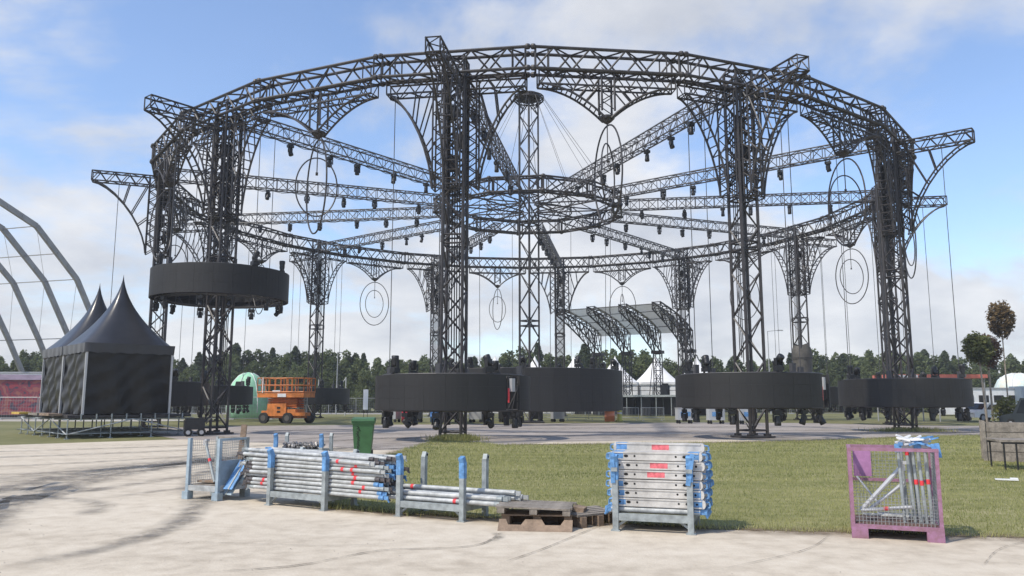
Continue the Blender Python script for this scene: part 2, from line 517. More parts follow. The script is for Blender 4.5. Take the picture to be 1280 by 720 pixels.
for i, (p, w) in enumerate(TM):
    strip('tyre_mark_and_streak', p, w, 0.0125 + 0.0006 * i, STREAK)
CR = [
    ([(-3.0, 8.15), (-2.2, 8.5), (-1.5, 9.3), (-0.75, 9.45), (-0.35, 9.75), (-0.12, 10.6)], 0.035),
    ([(-0.2, 8.45), (0.3, 9.3), (0.75, 10.2), (1.25, 11.2)], 0.022),
    ([(2.0, 8.2), (3.3, 9.3), (4.0, 10.3)], 0.015),
    ([(-4.2, 9.9), (-2.3, 9.6), (-1.2, 9.75)], 0.016),
    ([(4.8, 8.4), (5.6, 9.4), (6.4, 10.0)], 0.014),
    ([(-0.22, 10.5), (-0.15, 10.2), (-0.28, 9.9)], 0.10),
]
for i, (p, w) in enumerate(CR):
    strip('crack', p, w, 0.0215 + 0.0005 * i, CRACK, 10)

SOIL = stain_mat('soil_stain', (0.20, 0.145, 0.09), 0.95, 3.5)
strip('soil_edge', [(-3.1, 13.0), (-1.7, 12.22), (-0.3, 11.72), (1.4, 11.27), (2.77, 10.82), (4.5, 10.47), (6.4, 10.12), (9, 9.57), (14, 8.57)], 0.5, 0.026, SOIL)
strip('soil_edge', [(-3.1, 13.0), (-3.45, 17), (-3.75, 21.5), (-3.8, 24.5), (-3.75, 28.0)], 0.6, 0.027, SOIL)
strip('soil_edge', [(-0.6, 31.0), (2.5, 31.3), (6.8, 32.2), (10.6, 33.3), (15.5, 35.7), (20, 38.7), (27, 40.5)], 0.7, 0.028, SOIL)
gx = rng.uniform(-9, 8, 420); gy = rng.uniform(7.6, 16, 420); gs = rng.uniform(0.003, 0.009, 420)
gm = MB()
for x, y, q in zip(gx, gy, gs):
    gm.add([(x - q, y - q, 0.009), (x + q, y - q * 0.6, 0.009), (x + q * 0.4, y + q, 0.009), (x, y, 0.009 + q)], [(0, 1, 3), (1, 2, 3), (2, 0, 3)])
o = gm.build('grit', mat('grit', (0.34, 0.30, 0.25), 0.9, 0, 0.4, 30)); o['kind'] = 'stuff'; tag(o, 'scattered grit and small stones on the concrete apron', 'grit')
# grass blades on the lawn and tufts along its edge
def inside(x, y, P):
    c = np.zeros(len(x), bool); j = len(P) - 1
    for i in range(len(P)):
        xi, yi = P[i]; xj, yj = P[j]
        if yi != yj:
            k = ((yi > y) != (yj > y)) & (x < (xj - xi) * (y - yi) / (yj - yi) + xi)
            c ^= k
        j = i
    return c
def blades(name, x, y, h, w, label, z=0.012):
    n = len(x)
    a = rng.uniform(0, 2 * pi, n); ln = rng.uniform(0.1, 0.6, n) * h; b = rng.uniform(0, 2 * pi, n)
    V = np.empty((n, 3, 3))
    V[:, 0] = np.c_[x - np.cos(a) * w, y - np.sin(a) * w, np.full(n, z)]
    V[:, 1] = np.c_[x + np.cos(a) * w, y + np.sin(a) * w, np.full(n, z)]
    V[:, 2] = np.c_[x + np.cos(b) * ln, y + np.sin(b) * ln, z + h]
    me = bpy.data.meshes.new(name)
    me.vertices.add(n * 3); me.loops.add(n * 3); me.polygons.add(n)
    me.vertices.foreach_set('co', V.ravel())
    me.loops.foreach_set('vertex_index', np.arange(n * 3, dtype=np.int32))
    me.polygons.foreach_set('loop_start', np.arange(0, n * 3, 3, dtype=np.int32))
    me.update(calc_edges=True)
    o = obj(name, me, GRASSM)
    o['kind'] = 'stuff'
    return tag(o, label, 'grass')
def scatter(n, x0, x1, y0, y1, P):
    x = rng.uniform(x0, x1, n); y = rng.uniform(y0, y1, n)
    k = inside(x, y, P)
    return x[k], y[k]
xs = []; ys = []; hs = []; ws = []
for n, x0, x1, y0, y1, h, w in ((90000, -4, 13, 9, 17, 0.040, 0.006), (70000, -5, 20, 17, 26, 0.050, 0.010), (50000, -5, 30, 26, 42, 0.06, 0.018)):
    x, y = scatter(n, x0, x1, y0, y1, LAWN_R)
    xs.append(x); ys.append(y); hs.append(np.full(len(x), h) * rng.uniform(0.5, 1.3, len(x))); ws.append(np.full(len(x), w))
E_ = []
for i in range(len(LAWN_R)):
    a = LAWN_R[i]; b = LAWN_R[(i + 1) % len(LAWN_R)]
    if a[0] > 30 or b[0] > 30: continue
    for k in range(26):
        t = random.random()
        E_.append((a[0] + (b[0] - a[0]) * t + random.gauss(0, 0.07), a[1] + (b[1] - a[1]) * t + random.gauss(0.03, 0.08)))
E_ = np.array(E_)
xs.append(E_[:, 0]); ys.append(E_[:, 1]); hs.append(rng.uniform(0.04, 0.13, len(E_))); ws.append(np.full(len(E_), 0.006))
blades('lawn_grass', np.concatenate(xs), np.concatenate(ys), np.concatenate(hs), np.concatenate(ws), 'dry mown grass of the lawn strip beside the concrete apron')

# ------------------------------------------------------------------ the round truss rig
CX, CY, R0, TH0 = 1.37, 61.8, 26.63, -8.6
RING_R, RING_TOP, RING_H, RING_W = 27.0, 17.72, 1.02, 0.8
def rig_pos(k, r, z=0.0):
    a = radians(TH0 + 30 * k)
    return Vector((CX + r * sin(a), CY - r * cos(a), z))
def rig_rot(k):
    # local +y points outward from the centre, local x is tangential
    return radians(TH0 + 30 * k) + pi

TW = 0.93
BR_BOT, BR_LO, BR_HI = 11.35, 16.02, 16.66
def arch_pts(x0, x1, zlo, zhi, n=9, pw=1.55):
    """quarter arch from a vertical start at (x0, zlo) to a flat end at (x1, zhi)"""
    o_ = []
    for i in range(n + 1):
        t = (pi / 2) * i / n
        o_.append((x0 + (x1 - x0) * (1 - cos(t) ** (2 / pw) if cos(t) > 0 else 1), zlo + (zhi - zlo) * (sin(t) ** (2 / pw) if sin(t) > 0 else 0)))
    return o_
def bracket(mb, axis, reach, depth=0.62, vstrip=0.5, inv=False, start=None):
    """quarter-arch bracket from the tower face along axis (2D unit vector)"""
    ax = Vector((axis[0], axis[1], 0)); sd = Vector((-axis[1], axis[0], 0))
    s0 = TW / 2 + 0.07 if start is None else start
    def Q(d_, z, s_): return ax * d_ + sd * s_ + Vector((0, 0, z))
    hd = depth / 2
    for s_ in (-hd, hd):
        # vertical lattice strip next to the tower
        for d_ in (s0, s0 + vstrip):
            mb.tube(Q(d_, BR_BOT, s_), Q(d_, BR_HI, s_), 0.046, 5)
        n = 13
        st = (BR_LO - BR_BOT) / n
        for k in range(n):
            z0 = BR_BOT + k * st
            a_, b_ = (s0, s0 + vstrip) if k % 2 else (s0 + vstrip, s0)
            mb.tube(Q(a_, z0, s_), Q(b_, z0 + st, s_), 0.031, 4)
        # horizontal lattice strip
        for z in (BR_LO, BR_HI):
            mb.tube(Q(s0, z, s_), Q(reach, z, s_), 0.05, 5)
        n = max(3, int((reach - s0) / 0.42))
        st = (reach - s0) / n
        for k in range(n):
            a_, b_ = (BR_LO, BR_HI) if k % 2 else (BR_HI, BR_LO)
            mb.tube(Q(s0 + k * st, a_, s_), Q(s0 + (k + 1) * st, b_, s_), 0.031, 4)
        mb.tube(Q(reach, BR_LO, s_), Q(reach, BR_HI, s_), 0.035, 4)
        # arch and struts
        A = arch_pts(s0 + vstrip, reach, BR_BOT, BR_LO)
        mb.path([Q(d_, z, s_) for d_, z in A], 0.055, 5)
        for i, tgt in ((3, (s0 + vstrip, A[3][1] + 0.55)), (4, (s0 + vstrip + 0.1, BR_LO)), (5, (s0 + vstrip + (reach - s0) * 0.30, BR_LO))):
            mb.tube(Q(A[i][0], A[i][1], s_), Q(tgt[0], tgt[1], s_), 0.038, 4)
    A = arch_pts(s0 + vstrip, reach, BR_BOT, BR_LO, 15)
    for d_, z in A:
        mb.tube(Q(d_, z, -hd), Q(d_, z, hd), 0.034, 4)
    for d_, z in ((s0, BR_BOT), (s0 + vstrip, BR_BOT), (reach, BR_HI), (reach, BR_LO)):
        mb.tube(Q(d_, z, -hd), Q(d_, z, hd), 0.035, 4)
    n = max(4, int((reach - s0) / 0.55))
    for z in (BR_LO, BR_HI):
        for k in range(n):
            f = -1 if k % 2 else 1
            mb.tube(Q(s0 + (reach - s0) * k / n, z, -hd * f), Q(s0 + (reach - s0) * (k + 1) / n, z, hd * f), 0.031, 4)
    return mb

def tower_parts():
    h = TW / 2
    c = MB()
    corners = [(-h, -h), (h, -h), (h, h), (-h, h)]
    for x, y in corners:
        c.tube((x, y, 0.05), (x, y, RING_TOP - 0.1), 0.075, 6)
    n = 16
    st = (RING_TOP - 0.9) / n
    for k in range(n):
        z0 = 0.35 + k * st; z1 = z0 + st
        for i in range(4):
            a = corners[i]; b = corners[(i + 1) % 4]
            if (k + i) % 2: a, b = b, a
            c.tube((a[0], a[1], z0), (b[0], b[1], z1), 0.044, 4)
    for z in (0.35, 8.75, 9.15, BR_BOT - 0.12, BR_HI, RING_TOP - 0.1):
        for i in range(4):
            a = corners[i]; b = corners[(i + 1) % 4]
            c.tube((*a, z), (*b, z), 0.045, 4)
    for x, y in corners:
        c.tube((x, y, 8.8), (x, y, 9.1), 0.1, 8)
    for z0 in [BR_BOT + 0.58 * q for q in range(11)]:
        for i in range(4):
            a = corners[i]; b = corners[(i + 1) % 4]
            if int(z0 * 10) % 2: a, b = b, a
            c.tube((a[0] * 0.96, a[1] * 0.96, z0), (b[0] * 0.96, b[1] * 0.96, z0 + 0.58), 0.036, 4)
    base = MB()
    base.box((0, 0, 0.06), (TW + 0.5, TW + 0.5, 0.08))
    for x, y in corners:
        base.box((x, y, 0.15), (0.24, 0.24, 0.10))
    brl = bracket(MB(), (-1, 0), 3.3)
    brr = bracket(MB(), (1, 0), 3.3)
    outr = bracket(MB(), (0, 1), 4.5)
    motor = MB()
    motor.box((0.12, -0.05, 12.6), (0.3, 0.26, 0.75)); motor.box((-0.2, 0.1, 13.6), (0.28, 0.26, 0.7)); motor.box((0.1, 0.1, 15.0), (0.4, 0.4, 0.6))
    for a in range(6):
        x = -0.3 + 0.12 * a
        motor.tube((x, -0.34 + 0.03 * (a % 3), 2.5 + a * 0.3), (x + 0.05, -0.3, 15.6), 0.028, 4)
    return c, base, brl, brr, outr, motor
TL = {-2: 'truss tower close behind the black tents, its outrigger reaching above them', -1: 'truss tower passing up through the raised LED ring beside the black tents',
      0: 'truss tower with weeds at its foot, beyond the nearly empty pipe rack', 1: 'truss tower through a lowered LED ring, beyond the rack of stacked beams', 2: 'truss tower through a lowered LED ring, beyond the purple cage',
      3: 'truss tower half hidden right behind the tower beyond the purple cage', 4: 'truss tower on the far side between the stage and the globe trees', 5: 'truss tower beside the last curved rib of the stage roof',
      6: 'truss tower behind the central drum where the stage roof begins', 7: 'truss tower half hidden right behind the tower with weeds at its foot', 8: 'truss tower standing behind the orange scissor lift', 9: 'truss tower behind the raised LED ring, beside the mint dome'}
tp = tower_parts()
t0 = thing('truss_tower', TL[0], 'truss tower', rig_pos(0, R0), rig_rot(0), 'truss towers of the round rig')
for nm, m_ in zip(('column', 'base_plate', 'side_bracket', 'side_bracket', 'outrigger', 'hoist_gear'), tp):
    m_.build(nm, STEEL if nm != 'hoist_gear' else BLACK, t0)
TOW = {0: t0}
for k in (-2, -1, 1, 2, 3, 4, 5, 6, 7, 8, 9):
    TOW[k] = dup(t0, rig_pos(k, R0), rig_rot(k), TL[k])

# ring girder: 24 straight segments, every second one carries a pendant bracket
ring = thing('ring_truss', 'dark round truss ring joining the tops of all the towers', 'truss ring', (CX, CY, 0))
def ring_seg(ro, ri, zb, zt, half, gap, npan):
    mb = MB()
    def c(r, s, z):   # point on the segment centred on local +y
        x = (r * math.tan(half) - gap) * s
        return Vector((x, r, z))
    ch = [(ri, zb), (ro, zb), (ro, zt), (ri, zt)]
    for r, z in ch:
        mb.tube(c(r, -1, z), c(r, 1, z), 0.074, 6)
    for i in range(4):
        a = ch[i]; b = ch[(i + 1) % 4]
        for k in range(npan):
            s0 = -1 + 2 * k / npan; s1 = -1 + 2 * (k + 1) / npan
            p, q = (a, b) if (k + i) % 2 else (b, a)
            mb.tube(c(p[0], s0, p[1]), c(q[0], s1, q[1]), 0.046, 4)
        for s in (-1, 1):
            mb.tube(c(a[0], s, a[1]), c(b[0], s, b[1]), 0.05, 4)
        for s in (-1, 1):
            e = c(a[0], s, a[1])
            mb.tube(e, e + Vector((s * gap * 0.7, 0, 0)), 0.05, 5)
            mb.lathe([(0.02, -0.14), (0.11, -0.1), (0.15, 0), (0.11, 0.1), (0.02, 0.14)], 8, e + Vector((s * gap * 0.45, 0, 0)))
        for s in (-0.82, 0.82):
            mb.tube(c(a[0], s, a[1]), c(b[0], s, b[1]), 0.035, 4)
    # splice plates seen as dark lumps along the lower chord
    for s in (-0.6, -0.2, 0.2, 0.6):
        p = c(ri, s, zb); mb.box(p, (0.22, 0.14, 0.16))
    return mb
seg_me = ring_seg(RING_R + RING_W / 2, RING_R - RING_W / 2, RING_TOP - RING_H, RING_TOP, radians(7.5), 0.23, 8).mesh('ring_segment')
PEND = MB()
PZ = 14.4
def pendant():
    mb = PEND
    hw = 3.2; hd = 0.31
    for s_ in (-hd, hd):
        y = RING_R + s_
        for z in (BR_LO, BR_HI):
            mb.tube((-hw, y, z), (hw, y, z), 0.05, 5)
        n = 15
        for k in range(n):
            a_, b_ = (BR_LO, BR_HI) if k % 2 else (BR_HI, BR_LO)
            mb.tube((-hw + 2 * hw * k / n, y, a_), (-hw + 2 * hw * (k + 1) / n, y, b_), 0.031, 4)
        for sx in (-1, 1):
            mb.tube((sx * hw, y, BR_LO), (sx * hw, y, BR_HI), 0.035, 4)
            A = []
            for i in range(11):
                t = i / 10
                A.append((sx * (0.12 + (hw - 0.12) * t), PZ + 0.1 + (BR_LO - PZ - 0.1) * (1 - (1 - t) ** 2.0)))
            mb.path([(x, y, z) for x, z in A], 0.055, 5)
            mb.tube((sx * 0.3, y, PZ + 0.45), (sx * 0.3, y, BR_HI), 0.055, 5)
            for i, xx in ((3, 0.42), (4, 0.9), (5, 1.5)):
                mb.tube((A[i][0], y, A[i][1]), (sx * xx, y, BR_LO), 0.038, 4)
        for k in range(5):
            f = -1 if k % 2 else 1
            z0 = PZ + 0.5 + k * 0.4
            mb.tube((-0.3 * f, y, z0), (0.3 * f, y, z0 + 0.4), 0.025, 4)
    for sx in (-1, 1):
        for i in range(15):
            t = i / 14
            x = sx * (0.12 + (hw - 0.12) * t); z = PZ + 0.1 + (BR_LO - PZ - 0.1) * (1 - (1 - t) ** 2.0)
            mb.tube((x, RING_R - hd, z), (x, RING_R + hd, z), 0.034, 4)
    for k in range(11):
        f = -1 if k % 2 else 1
        for z in (BR_LO, BR_HI):
            mb.tube((-hw + 2 * hw * k / 11, RING_R - hd * f, z), (-hw + 2 * hw * (k + 1) / 11, RING_R + hd * f, z), 0.031, 4)
    mb.lathe([(0.05, -0.15), (0.2, -0.05), (0.36, 0.12), (0.36, 0.2), (0.1, 0.25)], 10, (0, RING_R, PZ + 0.05))
pendant()
pend_me = PEND.mesh('pendant_bracket')
for i in range(24):
    k = i / 2 - 2
    obj('ring_segment', seg_me, STEEL, ring, rot=(0, 0, rig_rot(k)))
    if i % 2:
        obj('pendant_bracket', pend_me, STEEL, ring, rot=(0, 0, rig_rot(k)))

# hub ring, spokes, mast
HUB_R, HUB_T, HUB_B = 7.0, 17.5, 16.45
hub = thing('hub_truss', 'round truss hub around the central mast where all spokes meet', 'truss hub', (CX, CY, 0))
hs_me = ring_seg(HUB_R + 0.3, HUB_R - 0.3, HUB_B, HUB_T, radians(15), 0.03, 3).mesh('hub_segment')
hsp = MB()
for zz in (HUB_B + 0.12, HUB_T - 0.12):
    hsp.tube((0, 0.7, zz), (0, HUB_R - 0.3, zz), 0.06, 5)
for q in range(4):
    y0 = 0.9 + q * 1.45; f = q % 2
    hsp.tube((0, y0, HUB_B + 0.12 if f else HUB_T - 0.12), (0, y0 + 1.45, HUB_T - 0.12 if f else HUB_B + 0.12), 0.036, 4)
hsp_me = hsp.mesh('hub_spoke')
hin = MB()
for zz in (HUB_B + 0.1, HUB_T - 0.1):
    pts = [Vector((3.4 * sin(2 * pi * i / 24), 3.4 * cos(2 * pi * i / 24), zz)) for i in range(24)]
    hin.path(pts, 0.05, 5, True)
for i in range(24):
    a = 2 * pi * i / 24; b = 2 * pi * (i + 1) / 24
    hin.tube((3.4 * sin(a), 3.4 * cos(a), HUB_B + 0.1), (3.4 * sin(b), 3.4 * cos(b), HUB_T - 0.1), 0.03, 4)
for i in range(12):
    obj('hub_segment', hs_me, STEEL, hub, rot=(0, 0, rig_rot(i)))
    obj('hub_spoke', hsp_me, STEEL, hub, rot=(0, 0, rig_rot(i)))
hin.build('hub_inner_ring', STEEL, hub)

SPZ = 16.92
SPH = 0.78
sp = MB()
box_truss(sp, (0, HUB_R + 0.3, SPZ), (0, RING_R - RING_W / 2, SPZ), 0.55, SPH, panel=0.72, rc=0.045, rb=0.026, ladder=True)
sp_me = sp.mesh('spoke_girder')
cb = MB()
for i in range(14):
    y0 = 8 + i * 1.3
    cb.path([(0.18, y0, SPZ - SPH / 2 - 0.05), (0.2, y0 + 0.65, SPZ - SPH / 2 - 0.14), (0.18, y0 + 1.3, SPZ - SPH / 2 - 0.05)], 0.02, 4)
cb_me = cb.mesh('cable_run')
SL = {-2: 'tower behind the black tents', -1: 'tower in the raised LED ring', 0: 'weedy-footed tower', 1: 'tower beyond the beam rack', 2: 'tower beyond the purple cage', 3: 'tower hidden past the cage tower',
      4: 'tower toward the globe trees', 5: 'tower at the last stage rib', 6: 'tower behind the central drum', 7: 'tower past the weedy-footed one', 8: 'tower behind the scissor lift', 9: 'tower beside the mint dome'}
for k in range(-2, 10):
    s_ = thing('spoke_truss', 'straight truss spoke from the hub to the ' + SL[k], 'truss spoke', (CX, CY, 0), rig_rot(k), 'roof spokes of the round rig')
    obj('girder', sp_me, SPOKE if k not in (0,) else STEEL, s_)
    obj('cable_run', cb_me, BLACK, s_)

mast = thing('central_mast', 'tall slim lattice mast with a round crown in the middle of the rig', 'mast', (CX, CY, 0))
mm = MB()
box_truss(mm, (0, 0, 0.1), (0, 0, 26.0), 1.06, 1.06, up=(1, 1, 0.001), panel=1.3, rc=0.08, rb=0.05)
for z in (7.5, 7.9, 15.6, 18.0):
    for i in range(4):
        a = pi / 2 * i; b = a + pi / 2
        mm.tube((0.75 * cos(a), 0.75 * sin(a), z), (0.75 * cos(b), 0.75 * sin(b), z), 0.055, 5)
mm.build('mast_column', STEEL, mast)
cr = MB()
for rr, z in ((1.2, 26.25), (1.2, 26.02), (0.8, 26.45)):
    cr.path([(rr * cos(2 * pi * i / 20), rr * sin(2 * pi * i / 20), z) for i in range(20)], 0.06, 5, True)
for i in range(20):
    a = 2 * pi * i / 20
    cr.tube((0.3 * cos(a), 0.3 * sin(a), 26.5), (1.2 * cos(a), 1.2 * sin(a), 26.25), 0.04, 4)
    cr.tube((1.2 * cos(a), 1.2 * sin(a), 26.25), (1.2 * cos(a), 1.2 * sin(a), 26.02), 0.04, 4)
    cr.tube((1.2 * cos(a), 1.2 * sin(a), 26.02), (0.6 * cos(a), 0.6 * sin(a), 25.4), 0.035, 4)
cr.lathe([(0.5, 26.0), (0.95, 26.1), (0.95, 26.4), (0.4, 26.55)], 16)
cr.build('crown', STEEL, mast)
gw = MB(); gw.tube((0, 1.25, 26.1), (0, HUB_R, HUB_T), 0.017, 4)
gw_me = gw.mesh('guy_cable')
for k in range(12):
    obj('guy_cable', gw_me, DARKW, mast, rot=(0, 0, rig_rot(k)))
bs = MB(); bs.box((0, 0, 0.06), (2.2, 2.2, 0.12)); bs.build('base_plate', STEEL, mast)

# hanging double hoops under the pendants
def ellipse(mb, w, h, r, z, n=40, seg=5):
    mb.path([Vector((w / 2 * sin(2 * pi * i / n), 0, z - h / 2 + h / 2 * cos(2 * pi * i / n))) for i in range(n)], r, seg, True)
ho = MB(); ellipse(ho, 3.0, 4.6, 0.042, -0.08)
hi = MB(); ellipse(hi, 1.95, 2.9, 0.036, -0.95)
hg = MB(); hg.tube((0, 0, 0.1), (0, 0, -1.75), 0.028, 5); hg.box((0, 0, -1.75), (0.36, 0.12, 0.06))
hoop0 = None
HOOPL = {0: 'next to the weedy-footed tower, toward the beam rack', 1: 'between the beam rack tower and the purple cage tower', 2: 'right behind the purple cage tower', 3: 'between the globe-tree side towers of the rig',
         4: 'next to the last stage rib tower', 5: 'above the stage roof', 6: 'straight behind the central mast', 7: 'between the scissor lift tower and the weedy-footed tower', 8: 'between the scissor lift and the mint dome',
         9: 'above the mint dome', 10: 'next to the tower behind the black tents', 11: 'between the raised LED ring and the weedy-footed tower'}
HRO = {0: (0.42, 0.3), 1: (0.6, 0.8), 2: (0.25, 0.3), 3: (0.83, 0.9), 7: (1.0, 0.95), 11: (0.3, 1.0)}
hoop_me = (ho.mesh('outer_hoop'), hi.mesh('inner_hoop'), hg.mesh('hanger'))
for i in range(12):
    k = i + 0.5
    p = rig_pos(k, RING_R, PZ - 0.1)
    fo, fi = HRO.get(i, (random.uniform(0.2, 1), random.uniform(0.2, 1)))
    psi = atan2(p.y, p.x)
    q = thing('hanging_hoop', 'pair of thin oval hoops hanging ' + HOOPL[i], 'hoop ornament', p, psi, 'oval hoops hanging from the truss ring')
    obj('outer_hoop', hoop_me[0], STEEL, q, rot=(0, 0, math.asin(fo)))
    obj('inner_hoop', hoop_me[1], STEEL, q, rot=(0, 0, pi - math.asin(fi)))
    obj('hanger', hoop_me[2], STEEL, q)

# ------------------------------------------------------------------ moving lights
def light_meshes():
    b = MB()
    b.box((0, 0, -0.09), (0.40, 0.30, 0.18)); b.box((0, 0, -0.19), (0.34, 0.24, 0.03))
    b.box((-0.14, 0, 0.03), (0.05, 0.1, 0.08)); b.box((0.14, 0, 0.03), (0.05, 0.1, 0.08))
    y = MB()
    y.box((0, 0, -0.225), (0.40, 0.14, 0.05)); y.box((-0.205, 0, -0.39), (0.045, 0.15, 0.36)); y.box((0.205, 0, -0.39), (0.045, 0.15, 0.36))
    y.tube((-0.2, 0, -0.47), (0.2, 0, -0.47), 0.03, 6)
    h = MB()   # built round the tilt axis at the origin, lens pointing to -z
    h.lathe([(0.08, 0.20), (0.135, 0.17), (0.15, 0.08), (0.145, -0.06), (0.165, -0.12), (0.165, -0.27), (0.14, -0.29)], 12)
    l = MB(); l.lathe([(0.02, -0.288), (0.135, -0.293), (0.10, -0.31), (0.02, -0.318)], 12)
    return [m.mesh(n, n in ('head', 'lens')) for m, n in ((b, 'base_box'), (y, 'yoke'), (h, 'head'), (l, 'lens'))]
LM = light_meshes()
def moving_light(loc, rz, label, group, up=False, s=1.0, tilt=None):
    t = thing('moving_light', label, 'stage light', loc, rz, group)
    t.scale = (s, s, s)
    if up: t.rotation_euler = (pi, 0, rz)
    obj('base_box', LM[0], BLACK, t)
    yk = obj('yoke', LM[1], BLACK, t, rot=(0, 0, random.uniform(-1.2, 1.2)))
    hd = obj('head', LM[2], BLACK, yk, loc=(0, 0, -0.47), rot=((random.choice((0, 0, 0.35, -0.45, 0.8)) if tilt is None else tilt), 0, 0))
    return t

# ------------------------------------------------------------------ LED rings
def panel_mesh(r, n, h, rows, sub=4):
    a = pi / n - 0.003 / r
    mb = MB()
    for j in range(rows):
        z0 = h * j / rows + 0.0015; z1 = h * (j + 1) / rows - 0.0015
        vs = []; fs = []
        for i in range(sub + 1):
            t = -a + 2 * a * i / sub
            for rr, z in ((r + 0.045, z0), (r + 0.045, z1), (r - 0.045, z1), (r - 0.045, z0)):
                vs.append((rr * sin(t), rr * cos(t), z))
        for i in range(sub):
            for q in range(4):
                fs.append((i * 4 + q, i * 4 + (q + 1) % 4, (i + 1) * 4 + (q + 1) % 4, (i + 1) * 4 + q))
        fs.append((3, 2, 1, 0)); fs.append(tuple(sub * 4 + q for q in range(4)))
        mb.add(vs, fs)
    w = 2 * r * math.tan(a)
    mb.box((0, r - 0.09, h * 0.25), (w * 0.9, 0.09, 0.06)); mb.box((0, r - 0.09, h * 0.75), (w * 0.9, 0.09, 0.06))
    return mb.mesh('led_panel')
def ring_frame(r, h, n):
    mb = MB()
    for rr, z in ((r - 0.25, h + 0.03), (r - 0.25, -0.02), (r - 0.75, h + 0.03), (r - 0.75, -0.02)):
        mb.path([(rr * cos(2 * pi * i / n), rr * sin(2 * pi * i / n), z) for i in range(n)], 0.035, 5, True)
    for i in range(n):
        a = 2 * pi * i / n; b = 2 * pi * (i + 1) / n
        for z in (h + 0.03, -0.02):
            mb.tube(((r - 0.25) * cos(a), (r - 0.25) * sin(a), z), ((r - 0.75) * cos(b), (r - 0.75) * sin(b), z), 0.022, 4)
        mb.tube(((r - 0.25) * cos(a), (r - 0.25) * sin(a), -0.02), ((r - 0.25) * cos(a), (r - 0.25) * sin(a), h + 0.03), 0.025, 4)
        if i % 2: mb.tube(((r - 0.75) * cos(a), (r - 0.75) * sin(a), -0.02), ((r - 0.25) * cos(b), (r - 0.25) * sin(b), h), 0.022, 4)
    return mb.mesh('support_frame')
LR, LH = 3.38, 1.46
lp_me = panel_mesh(LR, 24, LH, 3)
lf_me = ring_frame(LR, LH, 24)
bx = MB(); bx.box((-0.12, LR - 0.12, LH * 0.72), (0.22, 0.14, 0.55)); bx_me = bx.mesh('control_box')
rd = MB(); rd.box((0.14, LR - 0.1, LH * 0.42), (0.07, 0.05, 0.6)); rd_me = rd.mesh('red_strap')
CABX = {}
LAYW = ('bottom', 'second', 'third', 'fourth', 'fifth', 'sixth', 'seventh', 'eighth', 'ninth', 'top')
BAND = {-1: (6.86, None), 0: (1.30, 46), 1: (1.40, 62), 2: (1.38, None), 3: (1.38, None), 4: (1.38, None), -2: (1.38, None), 8: (1.38, None), 9: (1.38, None)}
BN = {-2: 'behind the black tents', -1: 'raised beside the black tents', 0: 'round the weedy-footed tower', 1: 'beyond the beam rack', 2: 'beyond the purple cage', 3: 'hidden past the purple cage tower',
      4: 'between stage and globe trees', 8: 'behind the scissor lift', 9: 'before the mint dome'}
def side(p, q):
    v = (q - p); o_ = (p - Vector((CX, CY, p.z))); a = atan2(v.y, v.x) - atan2(o_.y, o_.x)
    a = (a + pi) % (2 * pi) - pi
    return 'outer side' if abs(a) < pi / 4 else 'mast side' if abs(a) > 3 * pi / 4 else 'clockwise side' if a < 0 else 'anticlockwise side'
for k, (z, gap) in BAND.items():
    p = rig_pos(k, R0, z)
    t = thing('led_ring', 'black round LED screen ring hung ' + BN[k], 'LED screen', p, rig_rot(k), 'LED rings round the towers')
    view = atan2(-p.y, -p.x)
    for i in range(24):
        a = 2 * pi * i / 24
        wa = rig_rot(k) + a + pi / 2              # world direction of this panel
        rel = (wa - view + pi) % (2 * pi) - pi
        if gap is not None and abs(rel - radians(gap)) < pi / 24:
            obj('control_box', bx_me, PALE, t, rot=(0, 0, a))
            obj('red_strap', rd_me, RED, t, rot=(0, 0, a))
            continue
        obj('led_panel', lp_me, LED, t, rot=(0, 0, a))
    obj('support_frame', lf_me, LEDF, t)
    for ax, zt in (((1, 0), BR_LO), ((-1, 0), BR_LO), ((0, 1), BR_LO), ((0, -1), SPZ - SPH / 2)):
        cm = MB(); q = Vector((ax[0], ax[1], 0)) * (LR - 0.5)
        if ax[1] == 0: q = Vector((ax[0] * 2.96, 0, 0))
        cm.tube((q.x, q.y, LH), (q.x, q.y, zt - z), 0.02, 5)
        cm.box((q.x, q.y, LH + 0.25), (0.2, 0.2, 0.4))
        cm.build('hoist_cable', DARKW, t)
    # moving lights under and on top of the ring
    nl = 11
    for i in range(nl):
        a = 2 * pi * (i + random.uniform(-0.28, 0.28)) / nl + 0.1
        q = p + Vector((cos(a) * (LR - 0.32), sin(a) * (LR - 0.32), -0.10))
        moving_light(q, a + pi / 2, 'black light hung under the LED ring ' + BN[k] + ', ' + side(p, q), 'lights under the LED ring ' + BN[k], False, random.choice((1.0, 1.05, 0.9)) * (0.82 if z < 5 else 0.72))
    for i in range(4):
        a = 2 * pi * (i + random.uniform(-0.3, 0.3)) / 4 + 0.5
        q = p + Vector((cos(a) * (LR - 0.35), sin(a) * (LR - 0.35), LH + 0.11))
        moving_light(q, a + pi / 2, 'black light standing on the LED ring ' + BN[k] + ', ' + side(p, q), 'lights on top of the LED ring ' + BN[k], True, 0.95)

